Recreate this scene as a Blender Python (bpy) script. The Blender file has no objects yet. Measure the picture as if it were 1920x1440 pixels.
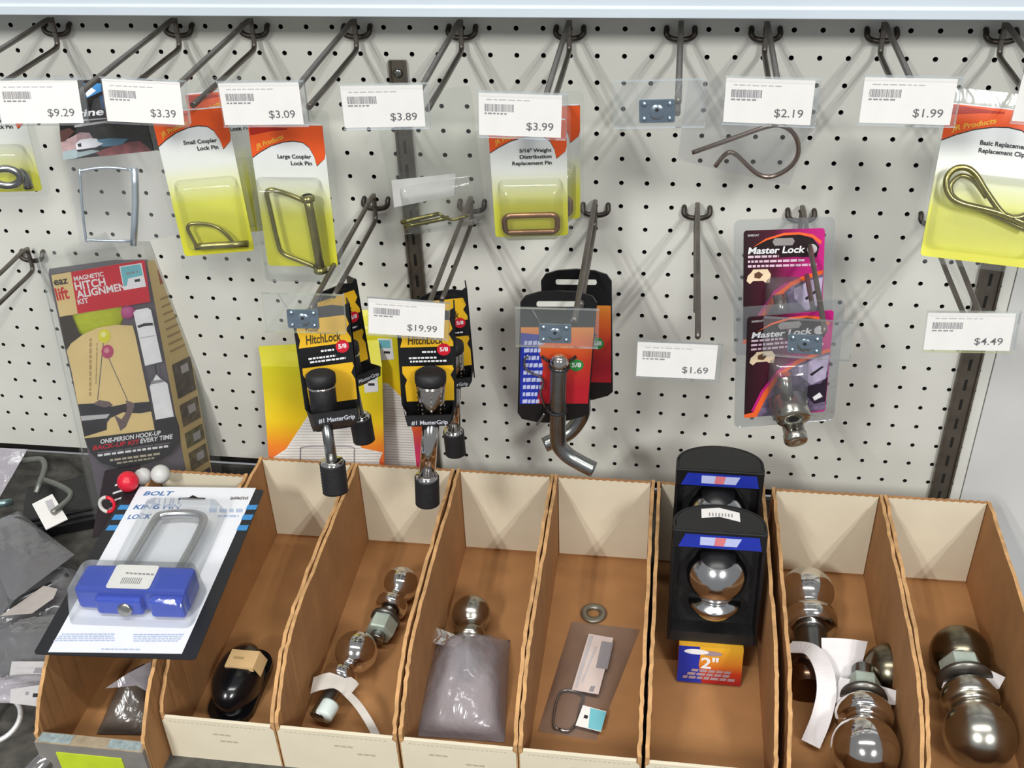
import bpy, bmesh, math, random
from mathutils import Matrix, Vector, Euler
random.seed(7)
PI = math.pi
sc = bpy.context.scene
COL = sc.collection

# ------------------------------------------------------------------ camera
CAM = Vector((0.656, -1.0267, 0.2705)); YAW, PIT, ROL = -0.1595, -0.5909, -0.0397; FPX = 2058.8
def _rot():
    cy, sy, cp, sp = math.cos(YAW), math.sin(YAW), math.cos(PIT), math.sin(PIT)
    f = Vector((sy*cp, cy*cp, sp)); r = Vector((cy, -sy, 0)); u = r.cross(f)
    return math.cos(ROL)*r + math.sin(ROL)*u, -math.sin(ROL)*r + math.cos(ROL)*u, f
CR, CU, CF = _rot()
cam = bpy.data.cameras.new('camera'); cam.sensor_width = 36; cam.lens = FPX/1920*36
cam.clip_start = .01; cam.clip_end = 50
cob = bpy.data.objects.new('camera', cam); COL.objects.link(cob)
cob.matrix_world = Matrix((( CR.x, CU.x, -CF.x, CAM.x), (CR.y, CU.y, -CF.y, CAM.y), (CR.z, CU.z, -CF.z, CAM.z), (0, 0, 0, 1)))
sc.camera = cob

# ------------------------------------------------------------------ world, lights, exposure
w = bpy.data.worlds.new('shop_air'); sc.world = w; w.use_nodes = True
w.node_tree.nodes['Background'].inputs[0].default_value = (.93, .96, 1, 1)
w.node_tree.nodes['Background'].inputs[1].default_value = .31
def tube_light(name, loc, sx, sy, power, col=(1, .99, .95)):
    l = bpy.data.lights.new(name, 'AREA'); l.shape = 'RECTANGLE'; l.size = sx; l.size_y = sy; l.energy = power; l.color = col
    o = bpy.data.objects.new(name, l); COL.objects.link(o); o.location = loc
    return o
for lx, ly, e in ((-.75, -3.6, 78), (2.1, -3.6, 78)):
    tube_light('ceiling_tube_light', (lx, ly, 2.15), .08, 1.2, e)
    tube_light('ceiling_tube_light', (lx+.24, ly, 2.15), .08, 1.2, e)
tube_light('ceiling_tube_light', (.6, -1.2, 2.3), 2.6, .08, 56)
sc.view_settings.view_transform = 'Standard'; sc.view_settings.look = 'None'
sc.view_settings.gamma = 1; sc.view_settings.use_curve_mapping = False
sc.view_settings.exposure = -0.12

# ------------------------------------------------------------------ helpers
def ray(px, py): return CF + CR*((px-960)/FPX) - CU*((py-720)/FPX)
def aty(px, py, y): d = ray(px, py); return CAM + d*((y-CAM.y)/d.y)
def atz(px, py, z): d = ray(px, py); return CAM + d*((z-CAM.z)/d.z)
def pose(x, y, z, yaw=0, pit=0, rol=0):
    return Matrix.Translation((x, y, z)) @ Matrix.Rotation(yaw, 4, 'Z') @ Matrix.Rotation(pit, 4, 'X') @ Matrix.Rotation(rol, 4, 'Y')
def loc(M, px, py, d=0.0):
    """where the sight line through a point of the photo meets the plane y=-d of a thing's own frame"""
    I = M.inverted(); c = I @ CAM; v = I.to_3x3() @ ray(px, py); t = (-d-c.y)/v.y
    p = c + v*t; return Vector((p.x, -d, p.z))
def lin(h):
    h = h.lstrip('#'); c = [int(h[i:i+2], 16)/255 for i in (0, 2, 4)]
    return tuple(v/12.92 if v <= .04045 else ((v+.055)/1.055)**2.4 for v in c) + (1,)
MATS = {}
def mat(name, col='#808080', rough=.6, metal=0, spec=.5, noise=.06, nscale=60, bump=0, coat=0, stops=None, axis=2):
    if name in MATS: return MATS[name]
    m = bpy.data.materials.new(name); m.use_nodes = True; nt = m.node_tree; n = nt.nodes; b = n['Principled BSDF']
    b.inputs['Roughness'].default_value = rough; b.inputs['Metallic'].default_value = metal
    b.inputs['Specular IOR Level'].default_value = spec; b.inputs['Coat Weight'].default_value = coat
    tc = n.new('ShaderNodeTexCoord'); nz = n.new('ShaderNodeTexNoise'); nz.inputs['Scale'].default_value = nscale; nz.inputs['Detail'].default_value = 4
    nt.links.new(tc.outputs['Object'], nz.inputs['Vector'])
    mr = n.new('ShaderNodeMapRange'); mr.inputs['From Min'].default_value = .3; mr.inputs['From Max'].default_value = .7
    mr.inputs['To Min'].default_value = 1-noise; mr.inputs['To Max'].default_value = 1+noise
    nt.links.new(nz.outputs['Fac'], mr.inputs['Value'])
    mx = n.new('ShaderNodeVectorMath'); mx.operation = 'SCALE'
    if stops:
        sp = n.new('ShaderNodeSeparateXYZ'); nt.links.new(tc.outputs['Object'], sp.inputs[0])
        r2 = n.new('ShaderNodeMapRange'); r2.inputs['From Min'].default_value = stops[0][0]; r2.inputs['From Max'].default_value = stops[-1][0]
        nt.links.new(sp.outputs[axis], r2.inputs['Value'])
        cr = n.new('ShaderNodeValToRGB'); nt.links.new(r2.outputs[0], cr.inputs[0])
        lo, hi = stops[0][0], stops[-1][0]
        while len(cr.color_ramp.elements) < len(stops): cr.color_ramp.elements.new(.5)
        for e, (p, c) in zip(cr.color_ramp.elements, stops): e.position = (p-lo)/(hi-lo)
        for e, (p, c) in zip(cr.color_ramp.elements, stops): e.color = lin(c)
        nt.links.new(cr.outputs[0], mx.inputs[0])
    else: mx.inputs[0].default_value = lin(col)[:3]
    nt.links.new(mr.outputs[0], mx.inputs['Scale']); nt.links.new(mx.outputs[0], b.inputs['Base Color'])
    if bump:
        bp = n.new('ShaderNodeBump'); bp.inputs['Strength'].default_value = bump; bp.inputs['Distance'].default_value = .002
        nt.links.new(nz.outputs['Fac'], bp.inputs['Height']); nt.links.new(bp.outputs[0], b.inputs['Normal'])
    MATS[name] = m; return m
def film(name, tint='#f4f6f6', clear=.8, rough=.08, body='#dfe3e6', gloss=.5, bump=0, nscale=60, fres=1.5):
    """thin clear plastic: mostly lets light through, a little milky body, glossy surface"""
    if name in MATS: return MATS[name]
    m = bpy.data.materials.new(name); m.use_nodes = True; nt = m.node_tree; n = nt.nodes
    for x in list(n): n.remove(x)
    out = n.new('ShaderNodeOutputMaterial'); tr = n.new('ShaderNodeBsdfTransparent'); tr.inputs[0].default_value = lin(tint)
    df = n.new('ShaderNodeBsdfDiffuse'); df.inputs[0].default_value = lin(body)
    tl = n.new('ShaderNodeBsdfTranslucent'); tl.inputs[0].default_value = lin(body)
    md = n.new('ShaderNodeMixShader'); md.inputs[0].default_value = .4; nt.links.new(df.outputs[0], md.inputs[1]); nt.links.new(tl.outputs[0], md.inputs[2])
    m1 = n.new('ShaderNodeMixShader'); m1.inputs[0].default_value = 1-clear
    nt.links.new(tr.outputs[0], m1.inputs[1]); nt.links.new(md.outputs[0], m1.inputs[2])
    gl = n.new('ShaderNodeBsdfGlossy'); gl.inputs['Roughness'].default_value = rough; gl.inputs[0].default_value = (.95, .97, 1, 1)
    fr = n.new('ShaderNodeFresnel'); fr.inputs[0].default_value = fres
    mu = n.new('ShaderNodeMath'); mu.operation = 'MULTIPLY'; mu.inputs[1].default_value = gloss*2; mu.use_clamp = True
    nt.links.new(fr.outputs[0], mu.inputs[0])
    m2 = n.new('ShaderNodeMixShader'); nt.links.new(mu.outputs[0], m2.inputs[0]); nt.links.new(m1.outputs[0], m2.inputs[1]); nt.links.new(gl.outputs[0], m2.inputs[2])
    nt.links.new(m2.outputs[0], out.inputs[0])
    if bump:
        tc = n.new('ShaderNodeTexCoord'); nz = n.new('ShaderNodeTexNoise'); nz.inputs['Scale'].default_value = nscale; nz.inputs['Detail'].default_value = 3; nz.inputs['Distortion'].default_value = 1.2
        nt.links.new(tc.outputs['Object'], nz.inputs['Vector'])
        bp = n.new('ShaderNodeBump'); bp.inputs['Strength'].default_value = bump; bp.inputs['Distance'].default_value = .004
        nt.links.new(nz.outputs['Fac'], bp.inputs['Height'])
        for x in (df, gl, fr): nt.links.new(bp.outputs[0], x.inputs['Normal'])
    MATS[name] = m; return m

_glyph = {}
def glyph(s):
    if s in _glyph: return _glyph[s]
    c = bpy.data.curves.new('t', 'FONT'); c.body = s; c.size = 1; c.resolution_u = 3; c.offset = .004 if s[0] == '$' else .026
    o = bpy.data.objects.new('t', c); COL.objects.link(o)
    me = bpy.data.meshes.new_from_object(o.evaluated_get(bpy.context.evaluated_depsgraph_get()))
    vs = [v.co.copy() for v in me.vertices]; fs = [tuple(p.vertices) for p in me.polygons]
    bpy.data.objects.remove(o); bpy.data.curves.remove(c); bpy.data.meshes.remove(me)
    x0 = min(v.x for v in vs); x1 = max(v.x for v in vs); y1 = max(v.y for v in vs)
    _glyph[s] = (vs, fs, x0, x1, y1); return _glyph[s]
EPS = .00013
class MB:
    def __init__(s): s.bm = bmesh.new(); s.ms = []
    def mi(s, m):
        if m not in s.ms: s.ms.append(m)
        return s.ms.index(m)
    def face(s, pts, m, smooth=False):
        vs = [s.bm.verts.new(p) for p in pts]
        f = s.bm.faces.new(vs); f.material_index = s.mi(m); f.smooth = smooth; return f
    def box(s, lo, hi, m, M=None):
        x0, y0, z0 = lo; x1, y1, z1 = hi
        v = [Vector(p) for p in ((x0,y0,z0),(x1,y0,z0),(x1,y1,z0),(x0,y1,z0),(x0,y0,z1),(x1,y0,z1),(x1,y1,z1),(x0,y1,z1))]
        if M: v = [M @ p for p in v]
        v = [s.bm.verts.new(p) for p in v]
        for q in ((0,3,2,1),(4,5,6,7),(0,1,5,4),(1,2,6,5),(2,3,7,6),(3,0,4,7)):
            f = s.bm.faces.new([v[i] for i in q]); f.material_index = s.mi(m)
        return s
    def prism(s, pts, d0, d1, m, axis='y', side=None):
        """outline of 2D points swept between d0 and d1 on an axis (y: pts are x,z;  x: pts are y,z;  z: pts are x,y)"""
        mk = {'y': lambda a, b, d: (a, d, b), 'x': lambda a, b, d: (d, a, b), 'z': lambda a, b, d: (a, b, d)}[axis]
        A = [s.bm.verts.new(mk(a, b, d0)) for a, b in pts]; B = [s.bm.verts.new(mk(a, b, d1)) for a, b in pts]
        for q in (A, B[::-1]):
            f = s.bm.faces.new(q); f.material_index = s.mi(m)
        n = len(pts)
        for i in range(n):
            f = s.bm.faces.new((A[i], B[i], B[(i+1) % n], A[(i+1) % n])); f.material_index = s.mi(side or m)
        return s
    def tube(s, path, r, m, n=10, closed=False):
        P = [Vector(p) for p in path]; N = len(P); rings = []
        rr = r if isinstance(r, (list, tuple)) else [r]*N
        up = None
        for i, p in enumerate(P):
            if closed: t = (P[(i+1) % N]-P[i-1]).normalized()
            else: t = (P[min(i+1, N-1)]-P[max(i-1, 0)]).normalized()
            if up is None:
                up = Vector((0, 0, 1)) if abs(t.z) < .9 else Vector((1, 0, 0))
            a = (up - t*up.dot(t)).normalized(); b = t.cross(a); up = a
            rings.append([s.bm.verts.new(p + (a*math.cos(2*PI*k/n)+b*math.sin(2*PI*k/n))*rr[i]) for k in range(n)])
        mi = s.mi(m)
        for i in range(N if closed else N-1):
            A, B = rings[i], rings[(i+1) % N]
            for k in range(n):
                f = s.bm.faces.new((A[k], A[(k+1) % n], B[(k+1) % n], B[k])); f.material_index = mi; f.smooth = True
        if not closed:
            for q in (rings[0][::-1], rings[-1]):
                f = s.bm.faces.new(q); f.material_index = mi
        return s
    def lathe(s, prof, m, M=None, n=28, smooth=True, flats=None):
        """prof: (radius, height) pairs turned about the local z axis"""
        M = M or Matrix(); mi = s.mi(m); rings = []
        n = flats or n
        for r, z in prof:
            if r < 1e-6: rings.append([s.bm.verts.new(M @ Vector((0, 0, z)))])
            else: rings.append([s.bm.verts.new(M @ Vector((r*math.cos(2*PI*k/n), r*math.sin(2*PI*k/n), z))) for k in range(n)])
        for A, B in zip(rings, rings[1:]):
            for k in range(n):
                q = [A[k % len(A)], A[(k+1) % len(A)], B[(k+1) % len(B)], B[k % len(B)]]
                u = []
                for v in q:
                    if v not in u: u.append(v)
                if len(u) > 2:
                    f = s.bm.faces.new(u); f.material_index = mi; f.smooth = smooth and not flats
        return s
    def flat(s, pts, m, d=0, layer=1):
        """printed shape on the plane y=-d"""
        y = -d-layer*EPS
        vs = [Vector((p[0], y, p[1])) for p in pts]
        a = sum(vs[i].x*vs[(i+1) % len(vs)].z-vs[(i+1) % len(vs)].x*vs[i].z for i in range(len(vs)))
        if a < 0: vs.reverse()
        bv = [s.bm.verts.new(v) for v in vs]; f = s.bm.faces.new(bv); f.material_index = s.mi(m)
        return s
    def trace(s, M, pix, m, d=0, layer=1):
        q = [loc(M, x, y, d) for x, y in pix]
        return s.flat([(p.x, p.z) for p in q], m, d, layer)
    def text(s, t, a, b, m, d=0, layer=2, h=None, slant=0):
        """a, b: ends of the base line as (x, z); h: height of the capitals"""
        vs, fs, x0, x1, y1 = glyph(t)
        a = Vector(a); b = Vector(b); u = b-a; L = u.length; u.normalize(); v = Vector((-u.y, u.x)); k = L/(x1-x0)
        kh = h/y1 if h else k
        nv = [s.bm.verts.new((a.x+u.x*(p.x-x0+slant*p.y)*k+v.x*p.y*kh, -d-layer*EPS, a.y+u.y*(p.x-x0+slant*p.y)*k+v.y*p.y*kh)) for p in vs]
        mi = s.mi(m)
        for f in fs:
            try: g = s.bm.faces.new([nv[i] for i in f]); g.material_index = mi
            except ValueError: pass
        return s
    def ttext(s, M, t, p0, p1, m, d=0, layer=2, hpx=None, slant=0):
        a = loc(M, *p0, d); b = loc(M, *p1, d); k = (b-a).length/math.hypot(p1[0]-p0[0], p1[1]-p0[1])
        return s.text(t, (a.x, a.z), (b.x, b.z), m, d, layer, hpx*k*1.15 if hpx else None, slant)
    def greek(s, M, p0, p1, th, m, d=0, layer=2, word=14):
        """a line of print too small to read: a row of short word-long strokes"""
        p0 = Vector(p0); p1 = Vector(p1); u = (p1-p0); L = u.length; u.normalize(); v = Vector((-u.y, u.x)); x = 0
        while x < L-2:
            w_ = min(random.uniform(.5, 1.3)*word, L-x)
            q = [p0+u*x, p0+u*(x+w_), p0+u*(x+w_)-v*-th, p0+u*x-v*-th]
            s.trace(M, [(c.x, c.y) for c in q], m, d, layer); x += w_+th*.6
        return s
    def build(s, name, parent=None, bevel=0, sub=0, label=None, weld=False):
        if weld: bmesh.ops.remove_doubles(s.bm, verts=s.bm.verts, dist=1e-6)
        me = bpy.data.meshes.new(name); s.bm.to_mesh(me); s.bm.free()
        for m in s.ms: me.materials.append(m)
        o = bpy.data.objects.new(name, me); COL.objects.link(o)
        if parent: o.parent = parent
        if bevel:
            b = o.modifiers.new('bevel', 'BEVEL'); b.width = bevel; b.segments = 2; b.limit_method = 'ANGLE'; b.angle_limit = .7
        if sub:
            b = o.modifiers.new('sub', 'SUBSURF'); b.levels = sub; b.render_levels = sub
        if label: o['label'] = label
        return o
def thing(name, label, cat, M=None, group=None):
    o = bpy.data.objects.new(name, None); COL.objects.link(o); o.empty_display_size = .02
    if M is not None: o.matrix_world = M
    o['label'] = label; o['category'] = cat
    if group: o['group'] = group
    return o
def tag(o, label, cat, group=None, M=None):
    o['label'] = label; o['category'] = cat
    if group: o['group'] = group
    if M is not None: o.matrix_world = M
    return o
def struct(o, label=None):
    o['kind'] = 'structure'
    if label: o['label'] = label
    return o
def rrect(x0, z0, x1, z1, r, n=5):
    pts = []
    for cx, cz, a0 in ((x1-r, z1-r, 0), (x0+r, z1-r, 90), (x0+r, z0+r, 180), (x1-r, z0+r, 270)):
        for k in range(n+1):
            a = math.radians(a0+90*k/n); pts.append((cx+r*math.cos(a), cz+r*math.sin(a)))
    return pts
def circ(cx, cz, r, n=20, ry=None): return [(cx+r*math.cos(2*PI*k/n), cz+(ry or r)*math.sin(2*PI*k/n)) for k in range(n)]
def bez(pts, n=8):
    """smooth open curve through points (Catmull-Rom)"""
    P = [Vector(p) for p in pts]; P = [2*P[0]-P[1]] + P + [2*P[-1]-P[-2]]; out = []
    for i in range(1, len(P)-2):
        for k in range(n):
            t = k/n; a, b, c, d = P[i-1:i+3]
            out.append(.5*((2*b)+(c-a)*t+(2*a-5*b+4*c-d)*t*t+(3*b-a-3*c+d)*t**3))
    out.append(P[-2]); return out
def zdir(p, d, roll=0):
    """matrix that puts the local z axis along d at point p"""
    q = Vector(d).normalized().to_track_quat('Z', 'Y'); return Matrix.Translation(p) @ q.to_matrix().to_4x4() @ Matrix.Rotation(roll, 4, 'Z')

# ------------------------------------------------------------------ materials
WHITE = mat('ticket_paper', '#e9e7e4', .55, noise=.02)
INK = mat('dark_ink', '#26262a', .6)
GREY = mat('grey_ink', '#8e8b90', .6)
LGREY = mat('pale_grey_ink', '#b9b6ba', .6)
PEG = mat('pegboard_paint', '#d6d6cf', .5, noise=.035, nscale=18)
CAV = mat('dark_cavity', '#15130f', .9)
WIRE = mat('hook_wire', '#77716b', .38, .85, noise=.22, nscale=40, bump=.15)
WIRED = mat('hook_mount_wire', '#4a4440', .45, .8, noise=.25, nscale=60)
ENAMEL = mat('shelf_enamel', '#cbd5df', .35, noise=.03, nscale=8)
ZINC = mat('zinc_plate', '#a9bccb', .22, .95, noise=.1, nscale=120, bump=.25)
CHROME = mat('chrome', '#d6d2ce', .11, 1, noise=.03)
STEEL = mat('dull_steel', '#9a9c9c', .28, 1, noise=.12, nscale=90)
NICKEL = mat('satin_ball_steel', '#b4b1a8', .24, 1, noise=.1, nscale=50)
BRASS = mat('yellow_zinc', '#97905a', .25, .95, noise=.2, nscale=90)
COPPER = mat('bronze_zinc', '#a87f62', .25, .95, noise=.2, nscale=90)
ROSE = mat('dull_nickel_wire', '#a8988c', .28, 1, noise=.12)
BLACK = mat('black_plastic', '#141416', .32, noise=.1)
BLACKM = mat('black_rubber', '#17171a', .6, noise=.15, nscale=150, bump=.3)
KRAFT = mat('kraft_board', '#a37548', .8, noise=.09, nscale=30)
KEDGE = mat('kraft_torn_edge', '#b98f60', .9, noise=.22, nscale=90, bump=.5)
CREAM = mat('bin_white_liner', '#dcd3bc', .7, noise=.04, nscale=25)
GREYB = mat('grey_board', '#7a7672', .8, noise=.1)
CLEAR = film('clear_plastic', '#fbfcfc', .93, .07, '#f0f4f6', .30)
CLEARB = film('clear_blister', '#fcfdfc', .95, .08, '#eef0f0', .24, .12, 30)
BAG = film('poly_bag', '#f6f4f8', .58, .18, '#e6e2ea', .45, .9, 28)
BAGT = film('thin_poly_bag', '#fafafb', .92, .12, '#e6e6ea', .35, .5, 22)
BAGD = film('grey_poly_bag', '#d8d8da', .5, .18, '#a5a4a8', .8, 1, 26)
BAGP = film('header_bag', '#fbfbfc', .94, .1, '#e8e9ec', .3, .3, 22)
RED = mat('red_ink', '#c5142c', .45, noise=.03)
ORANGE = mat('orange_ink', '#dd5520', .4, noise=.03)
YSCR = mat('yellow_script_ink', '#e4a93c', .5)
MUST = mat('mustard_ink', '#e3b21e', .45, noise=.02)
TAN = mat('tan_card', '#d9c088', .55, noise=.02)
SLATE = mat('slate_print', '#5f5964', .55, noise=.06)
NAVY = mat('navy_print', '#24242c', .5)
WPRINT = mat('white_ink', '#e6e6ea', .5)
CYAN = mat('cyan_ink', '#6fb7c4', .5, noise=.08)
SKYB = mat('sky_blue_ink', '#3a86c4', .5)
BLUE = mat('blue_plastic', '#1a3fb0', .3, noise=.05, coat=.3)
BLUEI = mat('blue_ink', '#1d2f9e', .4)
GREEN = mat('green_ink', '#2e8a3e', .5)
LIME = mat('lime_sticker', '#bcd02c', .6)
MAT_ = mat('shelf_mat', '#4a4843', .95, noise=.35, nscale=70, bump=.8)
JRG = mat('white_to_yellow_print', stops=[(-.14, '#d3cf2a'), (-.085, '#d6d655'), (-.05, '#dcdfd8'), (0, '#dadde2')], rough=.4, noise=.015)

# ------------------------------------------------------------------ pegboard, uprights, side panel, shelves
S = .0254
def pegboard():
    mb = MB(); bm = mb.bm; mi = mb.mi(PEG); mc = mb.mi(CAV); n = 12; T = .0042; R = .0024
    c0, c1, r0, r1 = -12, 39, 0, 21
    cache = {}
    def V(x, y, z):
        k = (round(x, 6), y, round(z, 6))
        if k not in cache: cache[k] = bm.verts.new((x, y, z))
        return cache[k]
    h = S/2
    sq = []
    for k in range(n):
        a = 2*PI*(k+.5)/n; x, z = math.cos(a), math.sin(a); q = max(abs(x), abs(z)); sq.append((x/q*h, z/q*h))
    for c in range(c0, c1+1):
        for r in range(r0, r1+1):
            cx, cz = c*S, -r*S
            for k in range(n):
                j = (k+1) % n; a, b = 2*PI*(k+.5)/n, 2*PI*(j+.5)/n
                i0 = V(cx+R*math.cos(a), 0, cz+R*math.sin(a)); i1 = V(cx+R*math.cos(b), 0, cz+R*math.sin(b))
                o0 = V(cx+sq[k][0], 0, cz+sq[k][1]); o1 = V(cx+sq[j][0], 0, cz+sq[j][1])
                x0, z0 = sq[k]; x1, z1 = sq[j]
                vs = [i0, o0, o1, i1]
                if abs(x0-x1) > 1e-7 and abs(z0-z1) > 1e-7:
                    vs = [i0, o0, V(cx+math.copysign(h, x0+x1), 0, cz+math.copysign(h, z0+z1)), o1, i1]
                f = bm.faces.new(vs); f.material_index = mi
                b0 = V(cx+R*math.cos(a), T, cz+R*math.sin(a)); b1 = V(cx+R*math.cos(b), T, cz+R*math.sin(b))
                f = bm.faces.new((i1, b1, b0, i0)); f.material_index = mc
    x0, x1, z0, z1 = c0*S-h, c1*S+h, -r1*S-h, -r0*S+h
    mb.box((x0, .012, z0-.03), (x1, .02, z1+.3), CAV)
    mb.box((x0, 0, z1), (x1, T, z1+.30), PEG)
    mb.box((x0, 0, z0-.012), (x1, T, z0), PEG)
    o = mb.build('wall_back'); struct(o, 'white pegboard back panel with rows of round holes')
    return x1
PX1 = pegboard()
mb = MB(); mb.box((PX1+.0006, -.002, -1.1), (PX1+.6, .02, .42), mat('side_panel_paint', '#cfcfce', .5, noise=.04, nscale=12)); struct(mb.build('wall_right'), 'plain pale panel beside the pegboard')
def upright(x0, x1, z0, z1, label):
    M = pose((x0+x1)/2, -.001, z1); t = thing('slotted_upright', label, 'shelf upright', M, 'slotted steel uprights on the pegboard')
    h = (x1-x0)/2; m = mat('upright_steel', '#6d665c', .45, .7, noise=.2, nscale=40); mb = MB()
    mb.box((-h, -.0025, z0-z1), (h, 0, 0), m)
    mb.box((-h, -.005, z0-z1), (-h+.002, -.0025, 0), m); mb.box((h-.002, -.005, z0-z1), (h, -.0025, 0), m)
    k = -.03
    while k > z0-z1+.01:
        mb.flat([(-.0016, k), (.0016, k), (.0016, k-.014), (-.0016, k-.014)], CAV, .0025); k -= .0254
    mb.build('rail', t)
    s = MB(); s.lathe([(.0045, 0), (.0045, .0012), (.003, .0022), (0, .0025)], STEEL, pose(0, -.0025, -.012, 0, PI/2)); s.build('screw', t)
upright(.3835, .4005, -.56, -.056, 'slotted steel upright running down the pegboard behind the yellow hitch lock packs')
upright(.9685, .9905, -.57, -.03, 'slotted steel upright near the right edge of the pegboard')
# shelf above: enamelled lip that shades the top of the board
t = thing('metal_shelf', 'white enamelled steel shelf edge running above the top row of hooks', 'shelf', pose(.45, 0, 0))
mb = MB(); mb.prism([(-.001, .0010), (-.058, .0010), (-.060, .0010), (-.060, .0092), (-.0575, .0104), (-.0575, .055), (-.001, .055)], -1.0, 1.1, ENAMEL, 'x'); mb.build('front_lip', t, .0006)
# lower display shelf
t = thing('display_shelf', 'dark grey matted shelf under the cardboard bins', 'shelf', pose(.45, 0, -.595))
mb = MB(); mb.box((-1.0, -.56, -.02), (.568, .0, -.0015), ENAMEL); mb.build('shelf_board', t)
mb = MB(); mb.box((-1.0, -.555, -.0015), (.566, -.001, 0), MAT_); mb.build('shelf_mat', t)
mb = MB(); mb.box((-1.0, -.006, 0), (.540, -.0003, .026), MAT_); mb.build('shelf_upstand', t)

# ------------------------------------------------------------------ hooks and price holders
def hook(col, row, L, Llow, label, r=.0026):
    """two-wire display hook: tines in two neighbouring holes, item wire below, ticket wire above"""
    x = (col+.5)*S; z = -row*S
    t = thing('display_hook', label, 'hook', pose(x, 0, z), 'two-wire display hooks in the pegboard')
    h = S/2; mb = MB()
    mb.tube(bez([(-h, .003, .0015), (-h, -.003, .001), (-h, -.0062, -.003), (-h+.004, -.0068, -.0062), (0, -.0068, -.0075), (h-.004, -.0068, -.0062), (h, -.0062, -.003), (h, -.003, .001), (h, .003, .0015)], 4), .0026, WIRED, 8)
    mb.build('mount_bar', t)
    mb = MB(); zl = -.0185
    mb.tube(bez([(0, -.009, .010), (0, -.0095, 0), (0, -.0095, -.010), (0, -.0115, zl+.002), (0, -.02, zl), (0, -.05, zl), (0, -Llow*.6, zl), (0, -Llow, zl+.001)], 5), r, WIRE, 8)
    mb.build('item_wire', t)
    mb = MB()
    mb.tube(bez([(0, -.0095, -.004), (0, -.0095, .004), (0, -.013, .0088), (0, -.022, .010), (0, -.06, .009), (0, -L*.6, .008), (0, -L+.016, .006), (0, -L+.009, .003)], 5), r, WIRE, 8)
    mb.build('ticket_wire', t)
    return x, z
def holder(M, label, price=None, w=.064, h=.034, seed=0, glare=False):
    t = thing('price_holder', label, 'price tag', M, 'clear clip-on price holders')
    W = w+.004; mb = MB()
    mb.box((-w/2-.001, -.0003, -h-.001), (w/2+.004, .0003, .0015), CLEAR)
    mb.box((-w/2-.001, -.0025, .001), (w/2+.004, -.0003, .0018), CLEAR)
    mb.box((-w/2-.001, -.0022, -h-.0016), (w/2+.004, -.0003, -h-.0009), CLEAR)
    mb.box((w/2+.0035, .0003, -h), (w/2+.0041, .0045, .001), CLEAR)
    if not price:
        for sx in (-1, 1):
            mb.prism([(sx*.0185, .0005), (sx*.0192, .0005), (sx*.0127, -.0125), (sx*.012, -.0125)], -.0016, -.0003, CLEAR)
    mb.build('sleeve', t)
    # zinc clip plate with a domed centre
    mb = MB(); cz = -.0225 if not price else -.012; y = .0008 if price else -.0012
    mb.prism(rrect(-.0135, cz-.009, .0135, cz+.009, .0018), y, y+.001, ZINC)
    if not price:
        for dx, dz, rr in ((-.0095, .0055, .0022), (.0095, .0055, .0022), (-.0095, -.006, .002), (.0095, -.006, .002), (0, -.001, .0062)):
            mb.lathe([(rr, 0), (rr*.8, .0009), (rr*.35, .0014), (0, .0015)], ZINC, pose(dx, y, cz+dz, 0, PI/2), 16)
        mb.flat(circ(0, cz+.0015, .0014, 12), INK, .0028, 1)
    mb.build('clip_plate', t)
    if price:
        rnd = random.Random(seed); mb = MB()
        mb.prism([(-w/2, -h), (w/2, -h), (w/2, 0), (-w/2, 0)], -.0008, -.0004, WHITE); d = .0008
        x = -w/2+.006
        while x < w*.12:                                   # name line, too small to read
            ww = rnd.uniform(.002, .006); mb.flat([(x, -.0046), (x+ww, -.0046), (x+ww, -.0054), (x, -.0054)], LGREY, d); x += ww+.0012
        x = -w/2+.0045
        while x < -w/2+.0265:                              # bar code
            ww = rnd.choice((.0003, .0005, .0008)); mb.flat([(x, -.0085), (x+ww, -.0085), (x+ww, -.0145), (x, -.0145)], GREY, d); x += ww+rnd.choice((.0003, .0005))
        x = -w/2+.0045
        while x < -w/2+.021:
            ww = rnd.uniform(.0016, .004); mb.flat([(x, -.0155), (x+ww, -.0155), (x+ww, -.0167), (x, -.0167)], GREY, d); x += ww+.001
        L_ = .0042*len(price)
        mb.text(price, (w/2-.006-L_, -h+.0055), (w/2-.006, -h+.0055), mat('price_ink', '#6a686c', .6), d, 1, h=.0062)
        mb.build('price_ticket', t)
    return t

H1 = [(1.5, 'off the left edge'), (6.5, 'carrying the $9.29 ticket'), (9.5, 'carrying the $3.39 ticket'), (13.5, 'carrying the $3.09 ticket'), (17.5, 'carrying the $3.89 ticket'),
      (21.5, 'carrying the $3.99 ticket'), (25.5, 'carrying an empty clear holder at the top row'), (28.5, 'carrying the $2.19 ticket'), (32.5, 'carrying the $1.99 ticket'), (36.5, 'at the right end of the top row')]
LEN = {1.5: .228, 6.5: .222, 9.5: .213, 13.5: .210, 17.5: .213, 21.5: .213, 25.5: .213, 28.5: .213, 32.5: .213, 36.5: .213}
for c, s in H1:
    hook(c, 1, LEN[c], .17 if c not in (21.5, 28.5, 36.5) else .15, ('steel wire display hook in the top row, ' + s) if c != 25.5 else 'steel wire display hook ' + s)
H2 = [(-2.5, 11, .25, 'steel wire display hook low at the left edge, with no goods'), (13.5, 8, .243, 'steel wire display hook of the left yellow hitch locks'),
      (17.5, 8, .248, 'steel wire display hook of the yellow hitch locks with the tilted ticket'), (22.5, 8, .245, 'steel wire display hook of the bent hitch pins'),
      (26.5, 8, .262, 'bare straight steel display hook above the $1.69 ticket'), (30.5, 8, .245, 'steel wire display hook of the magenta lock packs'),
      (35.5, 8, .24, 'bare steel display hook above the $4.49 ticket')]
for c, r, L, s in H2: hook(c, r, L, .175, s, .0024)
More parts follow.
